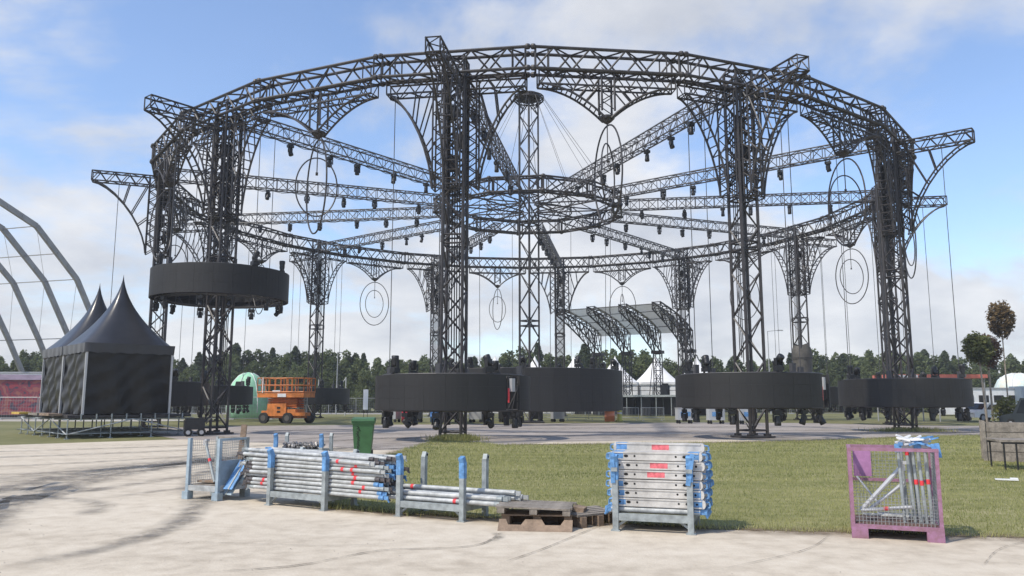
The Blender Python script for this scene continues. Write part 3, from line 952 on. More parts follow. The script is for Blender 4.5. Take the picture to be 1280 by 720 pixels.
# central LED drum hung from the hub
DR, DH, DZ = 7.1, 2.95, 0.98
drum = thing('led_drum', 'large black cylindrical LED screen drum lowered round the central mast', 'LED screen', (CX, CY, DZ))
dp_me = panel_mesh(DR, 44, DH, 5)
for i in range(44):
    obj('led_panel', dp_me, LED, drum, rot=(0, 0, 2 * pi * i / 44))
obj('support_frame', ring_frame(DR, DH, 44), LEDF, drum)
for i in range(8):
    a = 2 * pi * i / 8 + 0.2
    cm = MB(); cm.tube(((DR - 0.5) * cos(a), (DR - 0.5) * sin(a), DH), ((DR - 0.3) * cos(a), (DR - 0.3) * sin(a), HUB_B - DZ), 0.02, 5)
    cm.build('hoist_cable', DARKW, drum)
for i in range(16):
    a = 2 * pi * (i + random.uniform(-0.3, 0.3)) / 16
    moving_light(Vector((CX + cos(a) * (DR - 0.4), CY + sin(a) * (DR - 0.4), DZ + DH + 0.11)), a, 'black moving head light standing on top of the central LED drum', 'lights on top of the LED drum', True, 1.0)

# lights along the spokes
for k in range(-2, 10):
    rot = rig_rot(k)
    for j, r in enumerate((9.3, 12.2, 14.6, 17.4, 20.2, 23.0)):
        r += random.uniform(-0.5, 0.5)
        sx = random.choice((-0.16, 0.16))
        a = radians(TH0 + 30 * k)
        p = rig_pos(k, r, SPZ - SPH / 2 - 0.15) + Vector((cos(a), sin(a), 0)) * sx
        moving_light(p, rot + random.choice((0, pi / 2)), 'black light %s on the spoke to the ' % ('at hub end', 'near hub', 'inside mid-span', 'outside mid-span', 'near ring', 'at ring end')[j] + SL[k], 'lights under the spoke to the ' + SL[k], False, 0.85, random.choice((0, 0, 0, 0.3)))

# ------------------------------------------------------------------ trees of the wood behind the site
def leaf_crown(kind, h, r, n, seed, size):
    rs = random.Random(seed)
    vs = []; fs = []
    lobes = []
    if kind == 'birch':
        for i in range(13):
            t = 0.03 + 0.9 * (i + rs.random()) / 13
            rad = r * (0.8 * (1 - abs(t - 0.35) * 1.3) + 0.2)
            a = rs.uniform(0, 2 * pi); d = rad * rs.uniform(0.1, 0.65)
            lobes.append((cos(a) * d, sin(a) * d, h * t, rad * rs.uniform(0.45, 0.7)))
    for i in range(n):
        if kind == 'pine':
            t = rs.random() ** 0.8
            tier = 0.82 + 0.18 * sin(t * 34 + 2 * seed)
            rad = r * (min(1.0, (1 - t) ** 0.55)) * (0.55 + 0.45 * min(1, t * 4)) * tier * sqrt(rs.uniform(0.15, 1.0)) + 0.05
            a = rs.uniform(0, 2 * pi)
            c = Vector((cos(a) * rad, sin(a) * rad, h * t - 0.15 * rad))
        else:
            lx, ly, lz, lr = rs.choice(lobes)
            a = rs.uniform(0, 2 * pi); ph = math.acos(rs.uniform(-1, 1)); rr = lr * rs.uniform(0.55, 1.05)
            c = Vector((lx + rr * sin(ph) * cos(a), ly + rr * sin(ph) * sin(a), lz + rr * cos(ph) * 1.25))
        s = size * rs.uniform(0.6, 1.3)
        u = Vector((rs.gauss(0, 1), rs.gauss(0, 1), rs.gauss(0, 0.7))).normalized() * s
        w = Vector((rs.gauss(0, 1), rs.gauss(0, 1), rs.gauss(0, 0.7))); w = (w - u * (w.dot(u) / u.length_squared)).normalized() * s * 0.7
        k = len(vs)
        vs += [c - u, c - w * 0.8, c + u, c + w]
        fs.append((k, k + 1, k + 2, k + 3))
    me = bpy.data.meshes.new('crown'); me.from_pydata([tuple(v) for v in vs], [], fs); me.update()
    return me
def trunk_mesh(h, r, limbs=5, seed=1):
    rs = random.Random(seed); mb = MB()
    mb.tube((0, 0, -0.05), (0.05, 0, h * 0.5), r, 7, r * 0.7); mb.tube((0.05, 0, h * 0.5), (0, 0.05, h * 0.95), r * 0.7, 6, r * 0.2)
    for i in range(limbs):
        a = rs.uniform(0, 2 * pi); z = h * rs.uniform(0.35, 0.8)
        mb.tube((0, 0, z), (cos(a) * h * 0.14, sin(a) * h * 0.14, z + h * 0.12), r * 0.35, 5, r * 0.1)
    return mb.mesh('trunk')
PM = [(leaf_crown('pine', 9.0, 1.9 + 0.3 * i, 1900, 11 + i, 0.25), trunk_mesh(10, 0.16, 4, i)) for i in range(4)]
BM = [(leaf_crown('birch', 8.6, 2.4 + 0.35 * i, 2000, 31 + i, 0.24), trunk_mesh(9, 0.14, 6, i)) for i in range(4)]
def wood_tree(kind, loc, s, label, group):
    nm = 'pine_tree' if kind == 'pine' else 'birch_tree'
    t = thing(nm, label, 'tree', loc, random.uniform(0, 6.28), group)
    cm, tm = random.choice(PM if kind == 'pine' else BM)
    t.scale = (s * random.uniform(0.85, 1.2), s * random.uniform(0.85, 1.2), s)
    obj('trunk', tm, TRUNK, t)
    obj('crown', cm, PINE if kind == 'pine' else BIRCH, t, loc=(0, 0, 1.0 if kind == 'pine' else 0.9))
def wood_zone(x):
    return ('behind the black tents' if x < -36 else 'behind the scissor lift' if x < -14 else 'behind the weedy-footed tower' if x < 0 else 'behind the white tents' if x < 27
            else 'beyond the beam rack tower' if x < 47 else 'beyond the purple cage tower' if x < 64 else 'behind the globe trees')
ROWN = ('front row of the wood', 'middle row of the wood', 'back row of the wood')
for row, (Y, n, smin, smax, pb) in enumerate(((112, 90, 0.50, 0.72, 0.94), (118, 108, 0.72, 0.90, 0.9), (125, 124, 0.90, 1.0, 0.86))):
    half = Y * 0.72
    for i in range(-int(n * 0.17), n):
        x = -half + 2 * half * (i + random.uniform(-0.4, 0.4)) / n
        y = Y + random.uniform(-2.5, 2.5) + 0.03 * abs(x)
        if row == 0 and -14 < x < 32: continue
        b = random.random() < pb
        s = random.uniform(smin, smax) * (1.0 + 0.08 * sin(x * 0.13) + 0.05 * sin(x * 0.41 + 1)) * (0.97 if b else 1.0)
        kd = 'broadleaf tree' if b else 'conifer'
        wood_tree('birch' if b else 'pine', (x, y, 0), s, ('light green ' if b else 'dark pointed ') + kd + ' in the ' + ROWN[row] + ' ' + wood_zone(x), kd + 's in the ' + ROWN[row] + ' ' + wood_zone(x))

bv = []; bf = []
rs = random.Random(77)
for i in range(16000):
    x = rs.uniform(-112, 92); y = rs.uniform(121, 131); top = 5.6 + 0.9 * sin(x * 0.5) + 0.7 * sin(x * 1.3 + 2) + 0.4 * sin(x * 3.1)
    c = Vector((x, y, rs.uniform(0.0, 1.0) ** 0.8 * top)); s_ = rs.uniform(0.25, 0.6)
    u = Vector((rs.gauss(0, 1), rs.gauss(0, 1), rs.gauss(0, 1))).normalized() * s_; w = u.orthogonal().normalized() * s_ * 0.75
    k = len(bv); bv += [tuple(c - u), tuple(c - w), tuple(c + u), tuple(c + w)]; bf.append((k, k + 1, k + 2, k + 3))
me = bpy.data.meshes.new('undergrowth'); me.from_pydata(bv, [], bf); me.update()
o = obj('undergrowth', me, BIRCH); o['kind'] = 'stuff'; tag(o, 'dense green undergrowth filling the wood behind the site', 'undergrowth')

# trimmed trees behind the wooden planter
def ball_crown(rx, rz, n, seed, size):
    rs = random.Random(seed); vs = []; fs = []
    for i in range(n):
        d = Vector((rs.gauss(0, 1), rs.gauss(0, 1), rs.gauss(0, 1))).normalized()
        q = 1 + 0.15 * sin(d.x * 4 + seed) * cos(d.z * 5 + d.y * 4) + rs.gauss(0, 0.05)
        c = Vector((d.x * rx, d.y * rx, d.z * rz)) * (rs.uniform(0.25, 1.0) ** 0.5) * q
        s = size * rs.uniform(0.6, 1.3)
        u = Vector((rs.gauss(0, 1), rs.gauss(0, 1), rs.gauss(0, 1))).normalized() * s
        w = u.orthogonal().normalized() * s * 0.7
        k = len(vs); vs += [c - u, c - w, c + u, c + w]; fs.append((k, k + 1, k + 2, k + 3))
    me = bpy.data.meshes.new('crown'); me.from_pydata([tuple(v) for v in vs], [], fs); me.update()
    return me
def trimmed(name, label, loc, crown, m, zc, stem_r, lean=(0, 0)):
    t = thing(name, label, 'tree', loc)
    mb = MB(); mb.tube((0, 0, -0.05), (lean[0], lean[1], zc + 0.3), stem_r, 7, stem_r * 0.6); mb.build('trunk', mat('pale_bark', (0.33, 0.28, 0.23), 0.9, 0, 0.3, 6), t)
    obj('crown', crown, m, t, loc=(lean[0], lean[1], zc))
trimmed('globe_tree', 'green ball-shaped tree on a bare stem beyond the wooden planter', (36.3, 61.2, 0), ball_crown(1.05, 1.2, 2600, 1, 0.12), GLOBE_G, 5.7, 0.09, (-0.25, 0))
trimmed('globe_tree', 'dark red ball-shaped tree on a bare stem beyond the wooden planter', (37.6, 62.6, 0), ball_crown(1.0, 1.25, 2400, 2, 0.12), GLOBE_R, 5.6, 0.09)
trimmed('column_tree', 'tall brownish tree crown on a thin pole above the globe trees', (38.4, 61.8, 0), ball_crown(0.95, 1.45, 2800, 3, 0.12), COLUMN, 8.0, 0.06)
t = thing('shrub', 'yellow-green shrub beside the globe tree stems', 'shrub', (36.9, 59.5, 0))
obj('crown', ball_crown(1.0, 1.1, 1500, 5, 0.12), SHRUB, t, loc=(0, 0, 0.9))
mb = MB()
for i in range(6): mb.tube((0, 0, 0), (0.4 * cos(i), 0.4 * sin(i), 0.9), 0.03, 5)
mb.build('stem', TRUNK, t)
# weeds round the tower foot
wx = rng.normal(rig_pos(0, R0).x + 0.2, 0.42, 2600); wy = rng.normal(rig_pos(0, R0).y - 0.9, 0.35, 2600)
blades('weeds', wx, wy, rng.uniform(0.06, 0.32, 2600), np.full(2600, 0.02), 'tall weeds round the foot of the truss tower on the lawn edge')
wx = rng.normal(rig_pos(2, R0).x, 0.9, 1500); wy = rng.normal(rig_pos(2, R0).y - 0.6, 0.5, 1500)
blades('weeds', wx, wy, rng.uniform(0.08, 0.28, 1500), np.full(1500, 0.02), 'low weeds round the foot of the tower beyond the purple cage')

# ------------------------------------------------------------------ bare hall frame
HB = Vector((-0.557 * 93, 93, 0)); HU = Vector((-0.95, 0.31, 0)); HV = Vector((0.31, 0.95, 0))
PROF = [(8.5, 0.0), (7.0, 4.5), (4.2, 9.4), (0.0, 16.0), (-6.0, 21.2), (-13.5, 23.9), (-21, 23.9), (-28.5, 21.2), (-34.5, 16.0), (-38.7, 9.4), (-41.5, 4.5), (-43, 0.0)]
hall = thing('hall_frame', 'bare grey arched metal hall frame without covering, left of the black tents', 'hall frame', HB)
hall['label'] = 'bare grey arched metal hall frame without covering, beyond the black tents'
hm_ = MB()
for i in range(len(PROF) - 1):
    a = HV * PROF[i][0] + Vector((0, 0, PROF[i][1])); b = HV * PROF[i + 1][0] + Vector((0, 0, PROF[i + 1][1]))
    hm_.bar(a, b, 0.34, 0.6)
    for k in range(1, 4):
        q = a.lerp(b, k / 4); hm_.box(q, (0.38, 0.38, 0.3))
hme = hm_.mesh('hoop')
HALLM = mat('hall_metal', (0.30, 0.29, 0.28), 0.5, 0.1, 0.15, 1)
for i in range(7):
    obj('hoop', hme, HALLM, hall, loc=HU * 5.0 * i)
for v, z in PROF[2:-2] + [(-2.9, 18.6)]:
    pm = MB(); a = HV * v + Vector((0, 0, z)); pm.tube(a, a + HU * 30, 0.06, 5); pm.build('purlin', HALLM, hall)
pm = MB()
for i in range(6):
    a = HU * 5 * i; b = HU * 5 * (i + 1)
    pm.tube(a + HV * 0 + Vector((0, 0, 16)), b + HV * 4.2 + Vector((0, 0, 9.4)), 0.02, 4)
    pm.tube(b + HV * 0 + Vector((0, 0, 16)), a + HV * -6 + Vector((0, 0, 21.2)), 0.02, 4)
pm.build('bracing_wire', HALLM, hall)

# ------------------------------------------------------------------ black tents on the scaffold deck
PHI = radians(43)
FD = Vector((cos(PHI), sin(PHI), 0)); BD = Vector((-sin(PHI), cos(PHI), 0))
TP0 = Vector((-19.4, 36.1, 0)); TWD = 3.85
DKZ = 1.06
def pagoda(t, w, eave, apex, wallm, roofm, valance=0.42, posts=True, walls=True, sag=1.72, over=0.06, wallgap=0.03):
    """tent in local coords, footprint centred, z=0 the floor"""
    h = w / 2 + over
    n, m_ = 24, 12
    mb = MB(); vs = []; fs = []
    for j in range(m_ + 1):
        tt = j / m_
        # concave cone whose square foot turns round toward the tip
        for i in range(n):
            a = 2 * pi * (i + 0.5) / n + 0
            c, s = cos(a), sin(a)
            q = 1 / max(abs(c), abs(s))
            rad = h * (1 - tt) ** 1.0
            sq = q * (1 - tt) + 1.0 * tt
            prof = eave + (apex - eave) * (tt ** sag if False else tt)
            z = eave + (apex - eave) * (1 - (1 - tt) ** (1 / 1.0))
            rr = h * ((1 - tt) ** sag * 0.94 + 0.06 * (1 - tt))
            vs.append((c * rr * sq, s * rr * sq, z))
        if j:
            for i in range(n):
                k = (i + 1) % n
                fs.append(((j - 1) * n + i, (j - 1) * n + k, j * n + k, j * n + i))
    mb.add(vs, fs)
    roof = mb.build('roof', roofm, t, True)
    vb = MB()
    N_ = 16
    per = []
    for e in range(4):
        a0 = e * pi / 2
        for i in range(N_):
            x = -h + 2 * h * i / N_; y = -h
            per.append((x * cos(a0) - y * sin(a0), x * sin(a0) + y * cos(a0)))
    nn = len(per); vs = []; fs = []
    for i, (x, y) in enumerate(per):
        q = 1 + 0.012 * sin(i * 1.9) + 0.008 * sin(i * 3.1)
        vs.append((x * 1.003, y * 1.003, eave + 0.02)); vs.append((x * q * 1.004, y * q * 1.004, eave - valance + 0.03 * sin(i * 2.3)))
    for i in range(nn):
        k = (i + 1) % nn
        fs.append((2 * i, 2 * i + 1, 2 * k + 1, 2 * k))
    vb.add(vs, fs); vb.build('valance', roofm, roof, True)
    if posts:
        for sx in (-1, 1):
            for sy in (-1, 1):
                pb = MB(); pb.box((sx * (w / 2 - 0.02), sy * (w / 2 - 0.02), (eave - 0.1) / 2), (0.09, 0.09, eave - 0.1)); pb.build('post', PALE, t)
    if walls:
        for e in range(4):
            a0 = e * pi / 2; wb = MB(); vs = []; fs = []
            nx, nz = 26, 14
            for j in range(nz + 1):
                for i in range(nx + 1):
                    x = (-w / 2 + 0.07) + (w - 0.14) * i / nx; z = 0.02 + (eave - 0.15) * j / nz
                    v_ = z / eave
                    fold = 0.06 * sin(x * 4.2 + 2.2 * v_ * (1 + e) + e) * (0.3 + 0.7 * (1 - v_)) + (0.04 if e in (1, 3) else 0.015) * sin(x * 5.0 - z * 7 + e * 2 + 1.5 * sin(x * 2))
                    y = -w / 2 + 0.06 + fold * wallgap / 0.03
                    vs.append((x * cos(a0) - y * sin(a0), x * sin(a0) + y * cos(a0), z))
            for j in range(nz):
                for i in range(nx):
                    k = j * (nx + 1) + i
                    fs.append((k, k + 1, k + nx + 2, k + nx + 1))
            wb.add(vs, fs); wb.build('wall_sheet', wallm, t, True)
    return roof
for i, lab in enumerate(('black pointed tent at the open front end of the scaffold deck', 'black pointed tent behind another one on the scaffold deck, beside the hall frame')):
    c = TP0 + (FD + BD) * (TWD / 2) + BD * (TWD + 0.02) * i
    t = thing('pagoda_tent', lab, 'tent', (c.x, c.y, DKZ + 0.01), PHI, 'black tents on the deck')
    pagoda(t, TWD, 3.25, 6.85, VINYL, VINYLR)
deck = thing('scaffold_deck', 'low scaffold deck of grey tubes carrying the black tents', 'scaffold deck', (-19.75, 35.55, 0), PHI)
DW, DL = 5.5, 8.8
for i in range(7):
    for j in range(4):
        pb = MB(); x = 0.05 + (DL - 0.1) * i / 6; y = 0.05 + (DW - 0.1) * j / 3
        # local x = front direction, local y = back direction
        pb.tube((y, x, 0.03), (y, x, DKZ - 0.17), 0.03, 6); pb.box((y, x, 0.015), (0.18, 0.18, 0.03)); pb.build('standard', GALV2, deck)
for zz in (0.22, DKZ - 0.2):
    for j in range(4):
        pb = MB(); y = 0.05 + (DW - 0.1) * j / 3; pb.tube((y, -0.15, zz), (y, DL + 0.15, zz), 0.028, 6); pb.build('ledger', GALV2, deck)
    for i in range(7):
        pb = MB(); x = 0.05 + (DL - 0.1) * i / 6; pb.tube((-0.15, x + 0.05, zz), (DW + 0.15, x + 0.05, zz), 0.028, 6); pb.build('ledger', GALV2, deck)
for a, b in (((0, 0, 0.2), (2.75, 0, DKZ - 0.2)), ((2.75, 0, DKZ - 0.2), (DW, 0, 0.2)), ((0, 0, 0.2), (0, 2.9, DKZ - 0.2)), ((0, 2.9, DKZ - 0.2), (0, 5.8, 0.2)), ((0, 5.8, 0.2), (0, 8.7, DKZ - 0.2))):
    pb = MB(); pb.tube((a[0], a[1] - 0.06 if a[1] == 0 else a[1], a[2]), (b[0], b[1] - 0.06 if b[1] == 0 else b[1], b[2]), 0.03, 6); pb.build('brace', GALV, deck)
for j in range(9):
    pb = MB(); pb.box((0.3 + j * 0.61, DL / 2, DKZ - 0.07), (0.58, DL, 0.12)); pb.build('deck_board', mat('deck_dark', (0.045, 0.04, 0.04), 0.8, 0, 0.3, 2), deck)
for y, m_, nm in ((7.2, mat('yellow_ply', (0.55, 0.36, 0.07), 0.7, 0, 0.2, 3), 'plank'), (3.6, WOOD, 'plank'), (1.5, WOODB, 'plank')):
    pb = MB(); pb.box((-0.32, y, DKZ + 0.02), (0.55, 1.7, 0.10)); pb.build(nm, m_, deck)
for j in range(8):
    pb = MB(); pb.box((0.55 + j * 0.64, -0.05, DKZ - 0.10), (0.05, 0.06, 0.30)); pb.build('bracket', GALV2, deck)
# generator with wheels parked at the deck end
g = thing('cable_trolley', 'small dark wheeled trolley beside the scaffold deck end', 'trolley', (-15.3, 38.6, 0), 0.5)
mb = MB(); mb.box((0, 0, 0.55), (0.9, 0.6, 0.45)); mb.box((0, 0, 0.82), (0.8, 0.5, 0.1)); mb.tube((0.5, -0.2, 0.6), (0.8, -0.2, 0.95), 0.025, 5); mb.build('body', BLACK, g)
for sx in (-1, 1):
    wb = MB(); wb.tube((sx * 0.3, -0.36, 0.2), (sx * 0.3, -0.26, 0.2), 0.2, 14, cap=True); w_ = wb.build('wheel', RUBBER, g)
    wb = MB(); wb.tube((sx * 0.3, -0.375, 0.2), (sx * 0.3, -0.355, 0.2), 0.1, 10, cap=True); wb.build('rim', PALE, w_)

# ------------------------------------------------------------------ orange scissor lift
lift = thing('scissor_lift', 'orange scissor lift with railed platform lowered, parked beside the road', 'scissor lift', (-17.15, 60.6, 0), radians(-14)); lift.scale = (0.92, 0.92, 0.97)
mb = MB(); mb.box((0, 0, 0.85), (2.6, 1.5, 0.5)); mb.box((0, 0, 0.52), (3.3, 1.1, 0.22)); mb.box((-0.35, -0.78, 1.05), (1.7, 0.14, 0.95)); mb.build('chassis', ORANGE, lift)
mb = MB(); mb.box((-0.15, -0.86, 1.2), (0.28, 0.03, 0.16)); mb.box((-0.15, -0.86, 0.9), (0.28, 0.03, 0.12)); mb.build('vent', HOLE, lift)
mb = MB(); mb.box((-1.55, -0.35, 0.8), (0.5, 0.7, 0.35)); mb.build('outrigger', ORANGE, lift); mb = MB(); mb.box((1.75, -0.35, 0.72), (0.9, 0.9, 0.25)); mb.build('outrigger', ORANGE, lift)
for x, y in ((-1.45, -0.85), (0.75, -0.95), (-0.6, 0.8), (1.75, 0.8)):
    wb = MB(); wb.tube((x, y - 0.15, 0.42), (x, y + 0.15, 0.42), 0.42, 18, cap=True); w_ = wb.build('wheel', RUBBER, lift)
    wb = MB(); wb.tube((x, y - 0.17, 0.42), (x, y - 0.14, 0.42), 0.22, 12, cap=True); wb.build('rim', mat('rim_grey', (0.10, 0.09, 0.08), 0.6), w_)
for i in range(4):
    mb = MB()
    z = 1.25 + i * 0.19
    for y in (-0.55, 0.55):
        mb.bar((-1.3, y, z), (1.3, y, z + 0.19), 0.09, 0.11); mb.bar((-1.3, y + 0.06, z + 0.19), (1.3, y + 0.06, z), 0.09, 0.11)
    mb.build('scissor_arm', mat('orange_dark', (0.52, 0.14, 0.025), 0.5, 0, 0.2, 3), lift)
mb = MB(); mb.box((0, 0, 2.17), (4.2, 1.9, 0.34)); mb.build('platform', ORANGE, lift)
mb = MB(); mb.box((0.15, -0.97, 2.16), (0.75, 0.03, 0.26)); mb.build('sign_plate', WHITEP, lift)
mb = MB(); mb.box((-0.35, -0.97, 2.46), (0.7, 0.03, 0.16)); mb.build('sign_plate', WHITEP, lift)
def railing(a, b, n):
    mb = MB(); a = Vector(a); b = Vector(b)
    for z in (0.08, 0.6, 1.15):
        mb.tube(a + Vector((0, 0, z)), b + Vector((0, 0, z)), 0.04 if z != 0.08 else 0.055, 6)
    for i in range(n + 1):
        p = a.lerp(b, i / n); mb.tube(p, p + Vector((0, 0, 1.15)), 0.036, 6)
    mb.build('guard_rail', ORANGE, lift)
z = 2.34
railing((-2.1, -0.95, z), (2.1, -0.95, z), 8); railing((-2.1, 0.95, z), (2.1, 0.95, z), 8); railing((-2.1, -0.95, z), (-2.1, 0.95, z), 3); railing((2.1, -0.95, z), (2.1, 0.95, z), 3); railing((0.3, -0.95, z), (0.3, 0.95, z), 3)
mb = MB(); mb.box((-1.6, -0.99, z + 0.6), (0.07, 0.05, 1.2)); mb.build('gate_post', WHITEP, lift)
mb = MB(); mb.box((1.6, -0.7, z + 0.95), (0.4, 0.3, 0.3)); mb.build('control_panel', BLACK, lift)

# ------------------------------------------------------------------ stage with ribbed translucent roof
SD = Vector((-0.55, -0.83, 0)).normalized(); SE = Vector((0.83, -0.55, 0)).normalized()
SB = Vector((10.3, 96.5, 0))
stage = thing('stage', 'open stage with four curved truss ribs and translucent roof between two towers', 'stage', SB, atan2(SE.y, SE.x))
# local x along SE, local y away from the audience (-SD)
RIBP = [(0.4, 7.2, 9.6), (-1.2, 8.1, 10.3), (-3.4, 9.2, 11.0), (-6.0, 10.3, 11.55), (-8.8, 11.3, 12.0)]
rb = MB()
for s_ in (-0.45, 0.45):
    lo = [Vector((s_, y, a)) for y, a, b in RIBP]; hi_ = [Vector((s_, y, b)) for y, a, b in RIBP]
    rb.path(lo, 0.09, 5); rb.path(hi_, 0.09, 5)
    for i in range(len(lo) - 1):
        m1 = (lo[i] + lo[i + 1]) / 2; m2 = (hi_[i] + hi_[i + 1]) / 2
        rb.tube(lo[i], m2, 0.05, 4); rb.tube(m2, lo[i + 1], 0.05, 4); rb.tube(hi_[i], m1, 0.05, 4); rb.tube(m1, hi_[i + 1], 0.05, 4); rb.tube(lo[i], hi_[i], 0.06, 4)
    rb.tube(lo[-1], hi_[-1], 0.06, 4)
for y, a, b in RIBP:
    for z in (a, b, (a + b) / 2): rb.tube((-0.45, y, z), (0.45, y, z), 0.05, 4)
for i in range(len(RIBP) - 1):
    rb.tube((-0.45, RIBP[i][0], RIBP[i][1]), (0.45, RIBP[i + 1][0], RIBP[i + 1][1]), 0.05, 4); rb.tube((0.45, RIBP[i][0], RIBP[i][2]), (-0.45, RIBP[i + 1][0], RIBP[i + 1][2]), 0.05, 4)
rb.box((0, 0.4, 7.3), (1.3, 0.9, 0.35))
rib_me = rb.mesh('roof_rib')
cl = MB(); box_truss(cl, (0, 0.4, 2.3), (0, 0.4, 7.1), 0.8, 0.7, up=(0, 1, 0), panel=0.9, rc=0.055, rb=0.035, ladder=True); cl_me = cl.mesh('roof_column')
fr_ = MB(); fr_.tube((0, -2.2, 2.3), (0, -0.6, 8.0), 0.05, 5); fr_me = fr_.mesh('raking_strut')
SK = mat('roof_skin', (0.42, 0.43, 0.44), 0.35, 0, 0.12, 1.0, alpha=0.72)
for i in range(4):
    x = i * 3.9
    obj('roof_rib', rib_me, STEEL, stage, loc=(x, 0, 0)); obj('roof_column', cl_me, STEEL, stage, loc=(x, 0, 0)); obj('raking_strut', fr_me, STEEL, stage, loc=(x, 0, 0))
for i in range(3):
    mb = MB(); x0 = i * 3.9 + 0.3; x1 = x0 + 3.3
    for j in range(len(RIBP) - 1):
        a = RIBP[j]; b = RIBP[j + 1]
        for q in range(3):
            y0 = a[0] + (b[0] - a[0]) * q / 3; y1 = a[0] + (b[0] - a[0]) * (q + 1) / 3; z0 = a[2] + (b[2] - a[2]) * q / 3 - 0.12; z1 = a[2] + (b[2] - a[2]) * (q + 1) / 3 - 0.12
            k = len(mb.v); mb.v += [(x0, y0, z0), (x1, y0, z0), (x1, y1, z1), (x0, y1, z1)]; mb.f.append((k, k + 1, k + 2, k + 3))
    mb.build('roof_sheet', SK, stage)
    for j in range(1, len(RIBP)):
        pb = MB(); pb.tube((x0 - 0.2, RIBP[j][0], RIBP[j][2] - 0.2), (x1 + 0.2, RIBP[j][0], RIBP[j][2] - 0.2), 0.04, 5); pb.build('purlin', STEEL, stage)
mb = MB(); mb.box((5.6, -0.5, 2.22), (14.6, 6.5, 0.22)); mb.build('stage_floor', GALV2, stage)
for i in range(9):
    for y in (-3.6, 2.6):
        pb = MB(); pb.tube((-1.5 + i * 1.78, y, 0.02), (-1.5 + i * 1.78, y, 2.12), 0.05, 6); pb.build('stage_leg', GALV2, stage)
for i, (x, w) in enumerate(((-0.4, 2.2), (2.1, 2.4), (7.6, 1.2), (11.6, 2.0))):
    pb = MB(); pb.box((x, -2.9, 1.1), (w, 0.08, 2.0)); pb.build('skirt_panel', BLACK, stage)
pb = MB(); pb.box((5.6, 2.75, 1.1), (14.4, 0.06, 2.1)); pb.build('skirt_panel', BLACK, stage)
for i in range(8):
    pb = MB(); x = -1.4 + i * 1.9
    for z in (2.9, 3.4): pb.tube((x, 2.55, z), (x + 1.8, 2.55, z), 0.03, 5)
    pb.tube((x, 2.55, 2.33), (x, 2.55, 3.4), 0.03, 5); pb.tube((x + 1.8, 2.55, 2.33), (x + 1.8, 2.55, 3.4), 0.03, 5); pb.build('guard_rail', STEEL, stage)
for i, (x, y) in enumerate(((1.0, -1), (9.0, -0.5), (10.2, 1.0))):
    pb = MB(); pb.box((x, y, 2.9), (0.8, 0.7, 1.1)); pb.box((x, y, 3.55), (0.6, 0.5, 0.2)); pb.build('speaker_cabinet', BLACK, stage)

# white pagoda tents in a row behind the stage
for i, px in enumerate((619, 668.5, 718, 769, 820, 871)):
    Y = 107.5
    x = (px - 640) / F_PX * Y / cos(radians(PITCH)) * 0.985
    nb_ = ('farthest from the stage roof', 'second from the far end of the row', 'third from the far end of the row', 'behind the first stage ribs', 'behind the middle of the stage', 'behind the last stage rib')[i]
    t = thing('pagoda_tent', 'white pointed tent behind the stage, ' + nb_, 'tent', (x, Y, 0), 0.0, 'white tents behind the stage')
    pagoda(t, 5.3, 4.1, 7.75, WHITE, WHITE, 0.3, True, True, 1.3)

# ------------------------------------------------------------------ clutter between rig and wood
def drum_barrel(x, y, m, lab):
    t = thing('barrel', lab, 'barrel', (x, y, 0))
    b = MB(); b.lathe([(0.42, 0), (0.42, 0.4), (0.45, 0.42), (0.45, 0.48), (0.42, 0.5), (0.42, 0.95), (0.45, 0.97), (0.45, 1.03), (0.42, 1.05), (0.42, 1.35)], 18); b.build('body', m, t, True)
    b = MB(); b.lathe([(0.38, 1.352), (0.38, 1.38), (0.08, 1.385), (0.08, 1.42)], 14); b.build('lid', m, t)
drum_barrel(-8.35, 63.5, mat('red_plastic', (0.62, 0.05, 0.09), 0.5), 'red barrel standing under the far side of the central rig')
drum_barrel(-6.1, 63.8, mat('blue_plastic', (0.06, 0.16, 0.38), 0.5), 'blue barrel standing under the far side of the central rig')
drum_barrel(8.05, 66.0, mat('orange_plastic', (0.8, 0.25, 0.12), 0.5), 'small orange barrel in front of the stage')
t = thing('bollard', 'short yellow safety bollard in front of the stage', 'bollard', (8.9, 66.3, 0))
b = MB(); b.lathe([(0.34, 0), (0.34, 0.12), (0.2, 0.16), (0.2, 0.9), (0.14, 1.0)], 14); b.build('post', mat('yellow_plastic', (0.6, 0.55, 0.1), 0.5), t, True)
b = MB(); b.lathe([(0.205, 0.6), (0.205, 0.75)], 14); b.build('band', WHITEP, t)
case0 = None
for x, y, lab in ((12.9, 60.0, 'wheeled grey flight case with blue panel next to the stage front'), (15.0, 59.0, 'wheeled grey flight case with blue panel in the middle of the row'), (17.2, 58.4, 'wheeled grey flight case with blue panel farthest from the stage')):
    t = thing('flight_case', lab, 'flight case', (x, y, 0), random.uniform(-0.1, 0.1), 'flight cases by the stage')
    b = MB(); b.box((0, 0, 0.72), (1.15, 0.75, 0.8)); b.build('body', mat('case_grey', (0.42, 0.44, 0.45), 0.5), t)
    b = MB(); b.box((0, -0.385, 0.72), (0.75, 0.02, 0.32)); b.build('panel', BLUE, t)
    b = MB(); b.box((0, 0, 1.15), (1.19, 0.79, 0.05)); b.build('edge_trim', PALE, t); b = MB(); b.box((0, 0, 0.3), (1.19, 0.79, 0.05)); b.build('edge_trim', PALE, t)
    for sx in (-1, 1):
        for sy in (-1, 1):
            b = MB(); b.tube((sx * 0.45, sy * 0.28 - 0.03, 0.1), (sx * 0.45, sy * 0.28 + 0.03, 0.1), 0.1, 10, cap=True); b.box((sx * 0.45, sy * 0.28, 0.23), (0.12, 0.1, 0.1)); b.build('castor', RUBBER, t)
